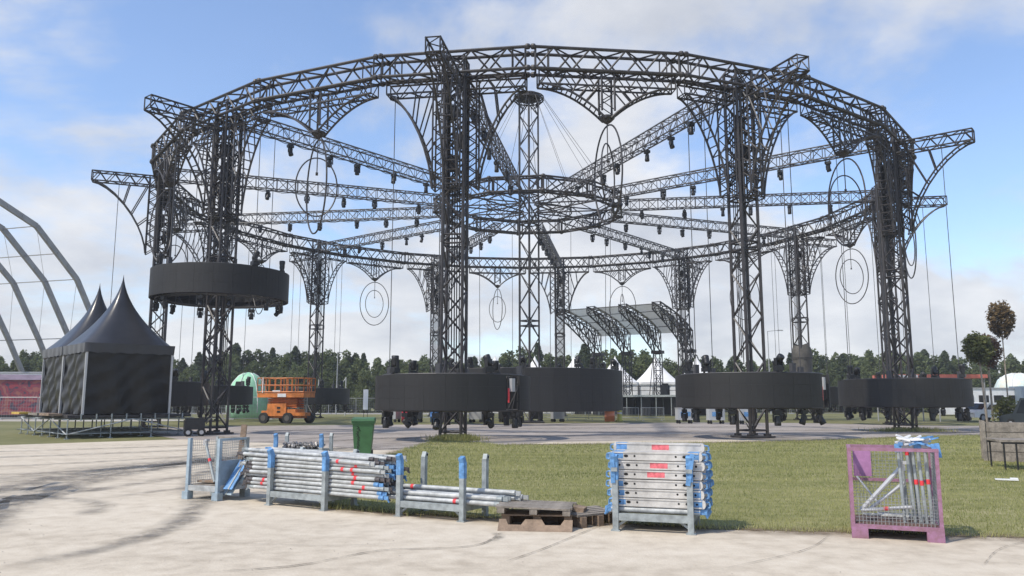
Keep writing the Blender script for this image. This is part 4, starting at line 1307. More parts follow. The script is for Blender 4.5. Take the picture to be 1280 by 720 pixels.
def barricade(x, y, rz, lab, m):
    t = thing('crowd_barrier', lab, 'barrier', (x, y, 0), rz, 'crowd barriers under the rig')
    b = MB()
    b.tube((-1, 0, 0.1), (-1, 0, 1.1), 0.025, 5); b.tube((1, 0, 0.1), (1, 0, 1.1), 0.025, 5); b.tube((-1, 0, 1.1), (1, 0, 1.1), 0.025, 5); b.tube((-1, 0, 0.25), (1, 0, 0.25), 0.025, 5)
    b.build('frame', m, t)
    b = MB()
    for i in range(1, 16): b.tube((-1 + i * 0.125, 0, 0.25), (-1 + i * 0.125, 0, 1.1), 0.011, 4)
    b.build('bars', m, t)
    for sx in (-0.8, 0.8):
        b = MB(); b.tube((sx, -0.3, 0.02), (sx, 0.3, 0.02), 0.025, 5); b.tube((sx, 0, 0.02), (sx, 0, 0.27), 0.025, 5); b.build('foot', m, t)
for i in range(11):
    barricade(-9.5 + i * 2.15, 68.5 + 0.3 * sin(i), random.uniform(-0.12, 0.12), 'grey crowd barrier in the row under the central LED drum', LAMP)
for i in range(7):
    t = thing('equipment_trolley', 'black wheeled equipment trolley parked under the central LED drum', 'trolley', (-9.6 + i * 2.25 + random.uniform(-0.4, 0.4), 63.5 + random.uniform(-1, 1), 0), random.uniform(-0.4, 0.4), 'trolleys under the drum')
    w = random.uniform(0.9, 1.5); hh = random.uniform(0.5, 1.0)
    b = MB(); b.box((0, 0, 0.25 + hh / 2), (w, 0.8, hh)); b.box((0, 0, 0.27 + hh), (w * 0.9, 0.7, 0.06)); b.build('body', BLACK if i % 3 else LAMP, t)
    for sx in (-1, 1):
        for sy in (-1, 1):
            b = MB(); b.tube((sx * w * 0.4, sy * 0.3 - 0.04, 0.13), (sx * w * 0.4, sy * 0.3 + 0.04, 0.13), 0.13, 10, cap=True); b.build('wheel', RUBBER, t)
t = thing('sign_board', 'narrow white upright board beside the LED ring, behind the green bin', 'board', (-11.0, 60.0, 0))
b = MB(); b.box((0, 0, 1.78), (0.36, 0.06, 1.5)); b.build('panel', mat('bright_board', (0.85, 0.85, 0.85), 0.5), t)
for sx in (-1, 1):
    b = MB(); b.tube((sx * 0.14, 0.06, 0), (sx * 0.14, 0.06, 2.4), 0.018, 5); b.build('post', BLACK, t)
def lamp_post(x, y, h, lab, arm=1.0):
    t = thing('lamp_post', lab, 'lamp post', (x, y, 0))
    b = MB(); b.tube((0, 0, 0), (0, 0, h), 0.09, 7, 0.05); b.build('pole', LAMP, t)
    b = MB(); b.tube((0, 0, h), (arm, 0, h + 0.15), 0.04, 5); b.build('arm', LAMP, t)
    b = MB(); b.box((arm, 0, h + 0.12), (0.7, 0.28, 0.12)); b.build('lamp_head', LAMP, t)
lamp_post(-22.0, 100, 7.6, 'thin grey lamp post in front of the wood beyond the scissor lift', 0.3)
lamp_post(32.4, 100, 10.4, 'tall grey lamp post with a long arm beyond the lowered LED ring', 1.6)
for x, lab in ((-24.3, 'short white pole near the scissor lift platform'), ):
    t = thing('marker_pole', lab, 'pole', (x, 100, 0)); b = MB(); b.tube((0, 0, 0), (0, 0, 4.6), 0.07, 6); b.build('pole', PALE, t); b = MB(); b.lathe([(0.1, 4.55), (0.1, 4.65)], 8); b.build('cap', PALE, t)
t = thing('goal_frame', 'grey braced pole frame beyond the LED ring behind the lift', 'frame', (-19.2, 92, 0))
b = MB(); b.tube((0, 0, 0), (0, 0, 4.4), 0.07, 6); b.build('post', PALE, t); b = MB(); b.tube((-1.4, 0, 2.4), (0, 0, 4.3), 0.05, 6); b.build('brace', PALE, t)
# site fence along the wood
fp_f = MB(); fp_f.path([(0, 0, 0.1), (0, 0, 2.0), (3.4, 0, 2.0), (3.4, 0, 0.1)], 0.03, 5, True)
fp_m = MB()
for i in range(1, 14): fp_m.tube((i * 3.4 / 14, 0, 0.1), (i * 3.4 / 14, 0, 2.0), 0.008, 3)
for i in range(1, 6): fp_m.tube((0, 0, 0.1 + i * 0.32), (3.4, 0, 0.1 + i * 0.32), 0.008, 3)
fp_b = MB(); fp_b.box((0, 0, 0.07), (0.7, 0.24, 0.14))
FPM = (fp_f.mesh('frame'), fp_m.mesh('wire_mesh'), fp_b.mesh('foot_block'))
def fence(x, y, rz, lab, grp):
    t = thing('site_fence', lab, 'fence', (x, y, 0), rz, grp)
    obj('frame', FPM[0], MESHW, t); obj('wire_mesh', FPM[1], MESHW, t); obj('foot_block', FPM[2], LAMP, t)
for i in range(30):
    fence(-62 + i * 3.5, 103 + 0.5 * sin(i), 0.0, 'wire site fence panel in the line before the wood', 'fence line before the wood')
for i in range(9):
    fence(-50 + i * 3.5, 72.5, 0.0, 'wire site fence panel in front of the red printed stall', 'fence line before the red stall')
# red printed stall at the far left, fence before it
stall = thing('printed_stall', 'long red and purple printed stall with pale roof beside the black tents', 'stall', (-47.5, 76, 0), radians(8))
PRN = bpy.data.materials.new('stall_print'); PRN.use_nodes = True
t_ = PRN.node_tree; b_ = t_.nodes['Principled BSDF']; b_.inputs['Roughness'].default_value = 0.6
co_ = t_.nodes.new('ShaderNodeTexCoord'); n_ = t_.nodes.new('ShaderNodeTexNoise'); n_.inputs['Scale'].default_value = 1.1; n_.inputs['Detail'].default_value = 5; n_.inputs['Distortion'].default_value = 0.8
r_ = t_.nodes.new('ShaderNodeValToRGB'); t_.links.new(co_.outputs['Object'], n_.inputs['Vector']); t_.links.new(n_.outputs['Fac'], r_.inputs[0]); t_.links.new(r_.outputs[0], b_.inputs['Base Color'])
el = r_.color_ramp.elements; el[0].position = 0.40; el[0].color = (0.06, 0.04, 0.07, 1); el[1].position = 0.60; el[1].color = (0.30, 0.10, 0.08, 1); e3 = el.new(0.47); e3.color = (0.30, 0.035, 0.05, 1); e4 = el.new(0.53); e4.color = (0.16, 0.04, 0.07, 1)
b = MB(); b.box((0, 0, 2.0), (16, 4.5, 3.2)); b.build('printed_wall', PRN, stall)
b = MB(); b.box((0, 0, 0.3), (15.6, 4.2, 0.3)); b.build('floor_frame', BLACK, stall)
b = MB(); b.add([(-8.1, -2.4, 3.61), (8.1, -2.4, 3.61), (8.1, 2.4, 3.61), (-8.1, 2.4, 3.61), (-8.1, -1.2, 4.25), (6.0, -1.2, 4.05), (6.0, 1.2, 4.05), (-8.1, 1.2, 4.25)], [(0, 1, 5, 4), (1, 2, 6, 5), (2, 3, 7, 6), (3, 0, 4, 7), (4, 5, 6, 7)]); b.build('roof', mat('mauve_roof', (0.20, 0.15, 0.19), 0.6, 0, 0.3, 0.7), stall)
b = MB(); b.box((6.3, -2.3, 1.3), (2.0, 0.12, 2.0)); b.build('service_hatch', WHITEP, stall)
b = MB(); b.box((6.5, -2.38, 1.45), (1.2, 0.06, 1.1)); b.build('hatch_opening', HOLE, stall)
for i in range(4):
    b = MB(); b.tube((-7.5 + i * 5, -1.5, 0.15), (-7.5 + i * 5, 1.5, 0.15), 0.15, 10, cap=True); b.build('support_roller', BLACK, stall)
for i, (x, y, w, h, lab) in enumerate(((-55, 90, 9, 4.6, 'white flat-roofed cabin behind the red printed stall'), (-43.3, 88, 3, 3.4, 'small white cabin behind the end of the red printed stall'))):
    t = thing('site_cabin', lab, 'cabin', (x, y, 0))
    b = MB(); b.box((0, 0, h / 2 + 0.1), (w, 3, h)); b.build('wall', WHITEP, t)
    b = MB(); b.box((0, 0, h + 0.2), (w + 0.2, 3.2, 0.16)); b.build('roof', LAMP, t)
    b = MB(); b.box((w * 0.2, -1.52, h * 0.6), (1.2, 0.06, 0.9)); b.build('window', HOLE, t)
# mint green inflatable dome
dm = thing('inflatable_dome', 'mint green inflatable dome with black and white patches beside the scissor lift', 'dome', (-24.7, 74.5, 0))
dm.scale = (0.8, 0.8, 1.22)
b = MB(); b.lathe([(2.0, 0), (2.25, 0.5), (2.3, 1.3), (2.1, 2.1), (1.7, 2.75), (1.1, 3.25), (0.5, 3.48), (0.05, 3.55)], 24); b.build('shell', mat('mint', (0.33, 0.62, 0.40), 0.5, 0, 0.15, 1), dm, True)
for s_ in range(6):
    a = 2 * pi * s_ / 6 + 0.3; b = MB(); b.path([(cos(a) * r * 1.01, sin(a) * r * 1.01, z) for r, z in ((2.25, 0.5), (2.3, 1.3), (2.1, 2.1), (1.7, 2.75), (1.1, 3.25), (0.5, 3.48))], 0.05, 5); b.build('seam', WHITEP, dm)
b = MB(); b.box((-0.4, -1.9, 2.45), (0.75, 0.5, 0.55), Matrix.Rotation(-0.7, 3, 'X')); b.build('patch', HOLE, dm)
b = MB(); b.box((-0.5, -2.2, 1.75), (1.2, 0.3, 0.7), Matrix.Rotation(-0.25, 3, 'X')); b.build('patch', WHITEP, dm)

# right background: cars, cabins, dome
def car(x, y, rz, body, lab, cat, L_=4.3, H_=1.5, name='parked_car'):
    t = thing(name, lab, cat, (x, y, 0), rz)
    b = MB(); hw = 0.86
    prof = [(-L_ / 2, 0.35), (-L_ / 2, 0.85), (-L_ * 0.44, 0.95), (-L_ * 0.36, H_ - 0.04), (L_ * 0.12, H_), (L_ * 0.26, 0.98), (L_ * 0.46, 0.85), (L_ / 2, 0.7), (L_ / 2, 0.35)]
    vs = [(px, -hw, pz) for px, pz in prof] + [(px, hw, pz) for px, pz in prof]; n = len(prof)
    fs = [tuple(range(n)), tuple(reversed(range(n, 2 * n)))] + [(i, i + n, (i + 1) % n + n, (i + 1) % n) for i in range(n)]
    b.add(vs, fs); b.build('body', body, t)
    b = MB()
    for sy in (-1, 1): b.add([(-L_ * 0.36, sy * 0.872, 0.98), (L_ * 0.2, sy * 0.872, 0.98), (L_ * 0.1, sy * 0.872, H_ - 0.12), (-L_ * 0.32, sy * 0.872, H_ - 0.14)], [(0, 1, 2, 3)])
    b.add([(L_ * 0.268, -0.75, 1.0), (L_ * 0.268, 0.75, 1.0), (L_ * 0.14, 0.7, H_ - 0.06), (L_ * 0.14, -0.7, H_ - 0.06)], [(0, 1, 2, 3)])
    b.build('window', mat('car_glass', (0.02, 0.025, 0.03), 0.1), t)
    for px in (-L_ * 0.3, L_ * 0.3):
        for sy in (-1, 1):
            w_ = MB(); w_.tube((px, sy * 0.78, 0.33), (px, sy * 0.9, 0.33), 0.33, 14, cap=True); w = w_.build('wheel', RUBBER, t)
            w_ = MB(); w_.tube((px, sy * 0.9, 0.33), (px, sy * 0.91, 0.33), 0.19, 10, cap=True); w_.build('rim', LAMP, w)
    for sy in (-1, 1):
        b = MB(); b.box((L_ / 2, sy * 0.6, 0.68), (0.04, 0.3, 0.12)); b.build('headlight', PALE, t)
car(39.0, 66.0, radians(200), WHITEP, 'white car parked on the grass beyond the wooden planter', 'car')
for i, (x, lab) in enumerate(((50.0, 'white car parked beside the grey container'), (55.2, 'white car parked under the container row, nearer the globe trees'))):
    car(x, 85, radians(185), WHITEP, lab, 'car')
t = thing('site_cabin', 'low white cabin with a strip of dark windows behind the parked white cars', 'cabin', (53.5, 92, 0))
b = MB(); b.box((0, 0, 1.6), (9, 3, 2.9)); b.build('wall', WHITEP, t)
for i in range(5):
    b = MB(); b.box((-3.4 + i * 1.7, -1.52, 1.9), (1.1, 0.06, 0.8)); b.build('window', HOLE, t)
b = MB(); b.box((0, 0, 3.1), (9.2, 3.2, 0.12)); b.build('roof', LAMP, t)
t = thing('shipping_container', 'blue-grey container with a small window under the pastel dome', 'container', (60.5, 90, 0), radians(-6))
b = MB(); b.box((0, 0, 1.75), (7, 2.6, 3.1)); b.build('body', mat('container_blue', (0.17, 0.22, 0.28), 0.5, 0, 0.1, 1), t)
for i in range(22):
    b = MB(); b.box((-3.4 + i * 0.324, -1.33, 1.75), (0.13, 0.05, 2.9)); b.build('corrugation', MATS['container_blue'], t)
b = MB(); b.box((-2.2, -1.38, 2.1), (0.9, 0.05, 0.9)); b.build('window', HOLE, t)
t = thing('inflatable_dome', 'pastel striped round dome showing above the blue-grey container', 'dome', (66, 104, 0)); t.scale = (0.9, 0.9, 0.86)
b = MB(); b.lathe([(3.0, 0), (3.0, 3.0), (2.9, 4.0), (2.4, 5.1), (1.5, 5.8), (0.5, 6.1), (0.05, 6.12)], 24); b.build('shell', mat('pastel', (0.55, 0.72, 0.70), 0.5, 0, 0.2, 0.8, col2=(0.75, 0.66, 0.5)), t, True)
for s_ in range(8):
    a = 2 * pi * s_ / 8; b = MB(); b.path([(cos(a) * r * 1.01, sin(a) * r * 1.01, z) for r, z in ((3.0, 0.1), (3.0, 3.0), (2.9, 4.0), (2.4, 5.1), (1.5, 5.8), (0.5, 6.1))], 0.07, 5); b.build('seam', WHITEP, t)
car(30.2, 45.6, radians(100), mat('dark_green_paint', (0.03, 0.04, 0.045), 0.4), 'dark off-road vehicle parked behind the wooden planter', 'car', 4.4, 1.85, 'parked_offroader')
# red truck behind the LED ring
t = thing('red_awning', 'long red flat awning showing above the LED ring beyond the purple cage', 'awning', (34.6, 66, 0))
b = MB(); b.box((0, 0, 3.66), (8.0, 3.0, 0.3)); b.build('canopy', mat('red_canvas', (0.58, 0.17, 0.13), 0.6, 0, 0.15, 1), t)
b = MB(); b.box((-2.8, -1.53, 3.66), (2.2, 0.04, 0.2)); b.build('valance', WHITEP, t)
for x in (-3.8, 0, 3.8):
    for y in (-1.3, 1.3):
        b = MB(); b.tube((x, y, 0), (x, y, 3.52), 0.05, 6); b.build('post', LAMP, t)

q = rig_pos(4, R0)
t = thing('tarp_cover', 'grey-brown tarpaulin wrapped round the far tower toward the globe trees', 'tarpaulin', (q.x, q.y, 0), rig_rot(4))
b = MB(); vs = []; fs = []; n = 20
for j, (z, r) in enumerate(((2.95, 0.72), (3.3, 0.80), (3.9, 0.86), (4.6, 0.90), (5.2, 0.84), (5.8, 0.9), (6.3, 0.80), (6.7, 0.62))):
    for i in range(n):
        a = 2 * pi * i / n; rr = r * (1 + 0.06 * sin(3 * a + j) + 0.05 * sin(7 * a + 2 * j)) * 0.98
        vs.append((rr * cos(a), rr * sin(a), z + 0.12 * sin(2 * a + j)))
    if j:
        for i in range(n): fs.append(((j - 1) * n + i, (j - 1) * n + (i + 1) % n, j * n + (i + 1) % n, j * n + i))
b.add(vs, fs); b.build('sheet', mat('tarp', (0.085, 0.078, 0.066), 0.7, 0, 0.3, 1.5, 0.5, 3), t, True)
for z in (3.6, 5.5):
    b = MB(); b.path([(0.93 * cos(2 * pi * i / 16), 0.93 * sin(2 * pi * i / 16), z) for i in range(16)], 0.025, 4, True); b.build('rope', BLACK, t)

# wooden planter and slatted table at the lawn
pl = thing('wooden_planter', 'weathered grey plank planter box at the lawn edge behind the slatted table', 'planter', (13.3, 22.6, 0), radians(-27)); pl.scale = (0.78, 0.8, 1.0)
for j in range(4):
    for nm, c, s_ in (('plank', (0.72, 0, 0.15 + j * 0.27), (1.35, 0.06, 0.255)), ('plank', (0.72, 0.95, 0.15 + j * 0.27), (1.35, 0.06, 0.255))):
        b = MB(); b.box(c, s_); b.build(nm, WOOD, pl)
    for x in (0.04, 1.4):
        b = MB(); b.box((x, 0.475, 0.15 + j * 0.27), (0.06, 0.88, 0.255)); b.build('plank', WOOD, pl)
for x in (-0.03, 1.46):
    for y in (-0.03, 0.98):
        b = MB(); b.box((x, y, 0.57), (0.12, 0.12, 1.14)); b.build('corner_post', WOOD, pl)
b = MB(); b.box((0.72, 0.475, 0.9), (1.28, 0.86, 0.1)); b.build('soil', mat('soil', (0.06, 0.045, 0.03), 0.95, 0, 0.4, 8, 0.5, 20), pl)
tb = thing('slatted_table', 'grey plank table on black metal bars before the wooden planter', 'table', (12.0, 19.7, 0), radians(-16))
for j in range(7):
    b = MB(); b.box((1.15, 0.09 + j * 0.185, 0.72), (2.4, 0.165, 0.05)); b.build('plank', WOOD, tb)
for i in range(9):
    b = MB(); b.tube((0.05 + i * 0.27, 0.06, 0), (0.05 + i * 0.27, 0.06, 0.68), 0.022, 6); b.build('bar', BLACK, tb)
    if i in (0, 4, 8):
        b = MB(); b.tube((0.05 + i * 0.27, 1.2, 0), (0.05 + i * 0.27, 1.2, 0.68), 0.022, 6); b.build('bar', BLACK, tb)
for y in (0.06, 1.2):
    b = MB(); b.bar((0.0, y, 0.67), (2.3, y, 0.67), 0.05, 0.04); b.build('frame_rail', BLACK, tb)
t = thing('board_scrap', 'white board scrap lying on the lawn near the slatted table', 'board', (10.45, 17.1, 0.03), radians(-25))
b = MB(); b.box((0, 0, 0.02), (0.42, 0.12, 0.025)); b.box((0.14, 0.05, 0.045), (0.14, 0.1, 0.02)); b.build('board', WHITEP, t)

# ------------------------------------------------------------------ scaffold racks in the foreground
def rack(fl, w, rot, depth, hgt, lab, blue_front=True, grp='scaffold racks'):
    t = thing('pipe_rack', lab, 'rack', (fl[0], fl[1], 0), rot, grp)
    for i, (x, y) in enumerate(((0, 0), (w, 0), (0, depth), (w, depth))):
        b = MB(); b.box((x, y, hgt * 0.46), (0.075, 0.075, hgt * 0.92))
        sg = -1 if x == 0 else 1
        b.bar((x, y, hgt * 0.91), (x, y + (-0.035 if y == 0 else 0.035), hgt), 0.07, 0.07)
        b.box((x, y, 0.012), (0.12, 0.12, 0.024))
        p = b.build('post', GALV2, t)
        if blue_front and y == 0:
            b = MB(); b.box((x, y, hgt * 0.80), (0.081, 0.081, hgt * 0.25)); b.bar((x, y, hgt * 0.915), (x, y - 0.036, hgt + 0.004), 0.076, 0.076); b.build('painted_top', BLUE, p)
        else:
            b = MB(); b.tube((x - 0.04, y + (0.03 if y else -0.03), hgt * 0.96), (x + 0.04, y + (0.03 if y else -0.03), hgt * 0.96), 0.018, 8, cap=True); b.build('pin', HOLE, p)
    for y in (0, depth):
        b = MB(); b.box((w / 2, y, 0.19), (w - 0.07, 0.06, 0.09)); b.build('long_rail', GALV2, t)
    for x in (0, w):
        b = MB(); b.box((x, depth / 2, 0.19), (0.06, depth - 0.07, 0.09)); b.build('cross_rail', GALV2, t)
        b = MB(); b.bar((x, 0.03, 0.06), (x + (0.14 if x == 0 else -0.14), 0.03, 0.15), 0.04, 0.03); b.build('gusset', GALV2, t)
    return t
def local(fl, rot, x, y, z):
    return Vector((fl[0] + x * cos(rot) - y * sin(rot), fl[1] + x * sin(rot) + y * cos(rot), z))
def tube_mesh(ln, r, flat):
    b = MB(); b.tube((-ln / 2, 0, 0), (ln / 2, 0, 0), r, 10)
    b.tube((-ln / 2, 0, 0), (ln / 2, 0, 0), r * 0.8, 10)
    for sx in (-1, 1):
        k = len(b.v)
        for rr in (r, r * 0.8):
            for i in range(10): b.v.append((sx * ln / 2, rr * cos(2 * pi * i / 10), rr * sin(2 * pi * i / 10)))
        for i in range(10): b.f.append((k + i, k + (i + 1) % 10, k + 10 + (i + 1) % 10, k + 10 + i))
    if flat:
        b.box((ln / 2 + 0.05, 0, 0), (0.12, 0.02, r * 1.7)); b.box((-ln / 2 - 0.05, 0, 0), (0.12, 0.02, r * 1.7))
    return b.mesh('tube_body', True)
def lug_mesh(ln, r):
    b = MB(); b.tube((-0.09, 0, 0), (0.0, 0, 0), r * 1.1, 8, cap=True); b.box((0.04, 0, 0), (0.09, 0.018, r * 1.7)); b.bar((0.05, 0, 0), (0.085, 0.02, -r * 2.0), 0.02, 0.02)
    return b.mesh('end_lug')
DKLUG = mat('dark_lug', (0.10, 0.09, 0.09), 0.5, 0.3, 0.4, 20)
def lugs(t, me, ln, mats):
    for sx in (-1, 1):
        o_ = obj('end_lug', me, None, t, loc=(sx * ln / 2, 0, 0), rot=(0, 0, 0 if sx > 0 else pi))
        o_.material_slots[0].link = 'OBJECT'; o_.material_slots[0].material = random.choice(mats)
def tape_mesh(r, w):
    b = MB(); b.tube((-w / 2, 0, 0), (w / 2, 0, 0), r * 1.06, 10); return b.mesh('red_tape')
RA_FL, RA_W, RA_R, RA_D = (-3.97, 13.3), 1.24, radians(-32), 0.66
rack(RA_FL, RA_W, RA_R, RA_D, 0.90, 'grey rack with blue-topped posts piled full of long scaffold tubes')
TL_, TR_ = 2.95, 0.031
tA = tube_mesh(TL_, TR_, False); lgA = lug_mesh(TL_, TR_); lgA.materials.append(GALV2); tpA = tape_mesh(TR_, 0.055)
tubes = 0
for lay in range(10):
    for c in range(8):
        x = RA_W / 2 + 0.17 + random.uniform(-0.17, 0.15)
        y = 0.075 + c * 0.073 + (0.018 if lay % 2 else 0) + random.uniform(-0.004, 0.004)
        z = 0.268 + lay * 0.0635
        if lay == 9 and c in (0, 3, 6): continue
        p = local(RA_FL, RA_R, x, y, z)
        t = thing('scaffold_tube', 'galvanised tube in the %s layer of the full tube rack' % LAYW[lay], 'scaffold tube', p, RA_R + random.uniform(-0.016, 0.016), 'tubes in the full pipe rack')
        t.rotation_euler[1] = random.uniform(-0.009, 0.009) + (0.012 if lay > 6 else 0)
        obj('tube_body', tA, GALV, t)
        lugs(t, lgA, TL_, (GALV2, GALV, DKLUG, DKLUG, BLUE))
        if c == 0 and lay in (1, 2, 6):
            obj('red_tape', tpA, RED, t, loc=(-1.12 if lay < 3 else 0.7, 0, 0))
        if c == 0 and lay in (1, 2, 3, 4, 5, 6, 7, 8):
            obj('red_tape', tpA, RED, t, loc=(0.92 + 0.03 * ((lay * 7) % 5) - 0.03 * lay + 0.1, 0, 0))
RB_FL, RB_W, RB_R, RB_D = (-1.67, 12.04), 1.11, radians(-29), 0.62
rack(RB_FL, RB_W, RB_R, RB_D, 0.90, 'grey rack with blue-topped posts holding only a few scaffold tubes')
tB = tube_mesh(2.05, 0.034, False); lgB = lug_mesh(2.05, 0.034); lgB.materials.append(GALV2); tpB = tape_mesh(0.034, 0.05)
for i, (y, z, dx, red) in enumerate(((0.08, 0.27, 0.0, 0.28), (0.17, 0.27, 0.05, None), (0.27, 0.27, 0.0, None), (0.38, 0.27, -0.08, None), (0.5, 0.27, 0.05, None), (0.11, 0.342, 0.02, None), (0.22, 0.342, 0.0, None), (0.33, 0.342, 0.1, None), (0.45, 0.342, 0.16, None), (0.3, 0.414, 0.12, -0.75))):
    t = thing('scaffold_tube', 'galvanised scaffold tube lying low in the nearly empty rack', 'scaffold tube', local(RB_FL, RB_R, RB_W / 2 + 0.1 + dx, y, z), RB_R, 'tubes in the nearly empty rack')
    obj('tube_body', tB, GALV, t); lugs(t, lgB, 2.05, (GALV2, GALV, GALV2, BLUE))
    if red: obj('red_tape', tpB, RED, t, loc=(red, 0, 0))
RC_FL, RC_R = (-5.55, 18.9), radians(-8)
rack(RC_FL, 1.12, RC_R, 0.62, 0.92, 'grey rack with blue post tops filled with metal couplers behind the full tube rack')
b = MB(); b.box((0.56, 0.31, 0.38), (1.02, 0.5, 0.3)); b.box((0.56, 0.31, 0.55), (1.04, 0.54, 0.04))
t = thing('coupler_tray', 'grey steel tray heaped with couplers in the rack behind the tubes', 'tray', (RC_FL[0], RC_FL[1], 0), RC_R); b.build('tray', GALV2, t)
b = MB(); rs = random.Random(5)
for i in range(170):
    c = Vector((rs.uniform(0.1, 1.02), rs.uniform(0.1, 0.52), 0.58 + rs.uniform(0, 0.12)))
    b.box(c, (rs.uniform(0.04, 0.1), rs.uniform(0.03, 0.06), rs.uniform(0.03, 0.06)), Matrix.Rotation(rs.uniform(0, 3), 3, Vector((rs.gauss(0, 1), rs.gauss(0, 1), rs.gauss(0, 1))).normalized()))
o = b.build('couplers', mat('coupler_mix', (0.09, 0.085, 0.08), 0.5, 0.4, col2=(0.40, 0.38, 0.36), scale=9), t); o['kind'] = 'stuff'

# rack of blue-ended beams
RD_FL, RD_W, RD_R, RD_D = (1.37, 10.74), 0.97, radians(-18.6), 0.74
rack(RD_FL, RD_W, RD_R, RD_D, 0.98, 'grey rack with blue straps stacked high with pale scaffold beams')
BL_, BHt, BWd = 1.22, 0.112, 0.125
def beam_mesh():
    b = MB(); h = BHt / 2; w = BWd / 2; L_ = BL_ / 2; n = 6
    prof = []
    for sx in (1, -1):
        for i in range(n + 1):
            a = -pi / 2 + pi * i / n
            prof.append((sx * (L_ - h * 0.55 + h * 0.55 * cos(a)), h * sin(a) * sx))
    m = len(prof)
    vs = [(x, -w, z) for x, z in prof] + [(x, w, z) for x, z in prof]
    fs = [tuple(range(m)), tuple(reversed(range(m, 2 * m)))] + [(i, i + m, (i + 1) % m + m, (i + 1) % m) for i in range(m)]
    b.add(vs, fs)
    b.box((0, -w - 0.004, h - 0.012), (BL_ - 0.1, 0.012, 0.018)); b.box((0, -w - 0.004, -h + 0.012), (BL_ - 0.1, 0.012, 0.018))
    return b.mesh('beam_body')
def hole_mesh():
    b = MB(); w = BWd / 2
    for sx in (-1, 1):
        for x, r, s_ in ((0.50, 0.015, 1), (0.385, 0.018, 1.7), (0.27, 0.014, 1)):
            vs = []; n = 10
            for i in range(n):
                a = 2 * pi * i / n
                vs.append((sx * x + r * s_ * cos(a), -w - 0.0025, r * sin(a)))
            b.add(vs, [tuple(range(n))])
    return b.mesh('slot_holes')
def blue_end_mesh():
    b = MB(); w = BWd / 2; b.box((0, 0, 0), (0.145, BWd + 0.004, BHt + 0.003)); return b.mesh('blue_end')
def red_mesh():
    b = MB(); b.box((0, 0, 0), (0.23, BWd + 0.004, BHt - 0.02)); return b.mesh('red_mark')
def hook_mesh():
    b = MB()
    for sx in (-1, 1):
        b.path([(sx * (BL_ / 2 - 0.01), 0, 0.03), (sx * (BL_ / 2 + 0.045), 0, 0.02), (sx * (BL_ / 2 + 0.05), 0, -0.04), (sx * (BL_ / 2 + 0.01), 0, -0.05)], 0.012, 6)
    return b.mesh('hook')
bm_, hm2, be_, rm_, hk_ = beam_mesh(), hole_mesh(), blue_end_mesh(), red_mesh(), hook_mesh()
ROWS = [  # blue left end, blue right end, red mark, label
    (True, True, False), (True, True, False), (True, True, False), (False, False, False), (False, False, True), (False, False, True), (True, True, False)]
for lay in range(6):
    for c in range(5):
        L0, R0_, rd_ = ROWS[lay + (1 if lay >= 3 else 0)]
        p = local(RD_FL, RD_R, RD_W / 2 + 0.05 + random.uniform(-0.02, 0.02), 0.115 + c * 0.132, 0.375 + lay * 0.1185 + (0.004 if lay > 2 else 0))
        look = 'with a red mid mark' if rd_ else ('with blue painted ends' if L0 else 'with bare ends')
        t = thing('scaffold_beam', 'pale slotted beam %s in the beam rack, layer %s' % (look, ('just above the pipes', 'second above the pipes', 'third above the pipes', 'third from the top', 'second from the top', 'on top')[lay]), 'scaffold beam', p, RD_R, 'beams in the beam rack')
        obj('beam_body', bm_, ALU, t); obj('hook', hk_, BLUE if (c * 3 + lay) % 5 == 0 else GALV2, t)
        if c == 0: obj('slot_holes', hm2, HOLE, t)
        if L0: obj('blue_end', be_, BLUE, t, loc=(-BL_ / 2 + 0.115, 0, 0))
        if R0_: obj('blue_end', be_, BLUE, t, loc=(BL_ / 2 - 0.115, 0, 0))
        if rd_: obj('red_mark', rm_, PINKRED, t, loc=(-0.02 + 0.01 * lay, 0, 0))
t = thing('scaffold_beam', 'pale slotted beam with red mid mark laid across the very top of the rack', 'scaffold beam', local(RD_FL, RD_R, RD_W / 2 + 0.05, 0.34, 0.375 + 6 * 0.1185 - 0.008), RD_R, 'beams in the beam rack')
obj('beam_body', bm_, ALU, t); obj('hook', hk_, GALV2, t); obj('red_mark', rm_, PINKRED, t, loc=(0.03, 0, 0)); obj('blue_end', be_, BLUE, t, loc=(-BL_ / 2 + 0.115, 0, 0))
tD = tube_mesh(1.16, 0.04, False); lgD = lug_mesh(1.16, 0.037); lgD.materials.append(GALV2)
for c in range(7):
    t = thing('scaffold_tube', 'short galvanised pipe under the beams in the beam rack', 'scaffold tube', local(RD_FL, RD_R, RD_W / 2 + 0.02, 0.085 + c * 0.095, 0.277), RD_R, 'pipes under the beams')
    obj('tube_body', tD, GALV, t); lugs(t, lgD, 1.16, (BLUE,))
for x in (0.0, RD_W):
    b = MB(); b.bar((x - 0.02, -0.045, 0.62), (x + (0.05 if x else -0.03), -0.05, 1.02), 0.06, 0.012)
    t = thing('blue_strap', 'blue lashing strap on the %s post of the beam rack' % ('pallet-side' if x == 0 else 'lawn-side'), 'strap', local(RD_FL, RD_R, 0, 0, 0), RD_R)
    b.build('webbing', BLUE, t)
    b = MB(); b.box((x, -0.06, 0.8), (0.08, 0.03, 0.05)); b.build('buckle', GALV2, t)

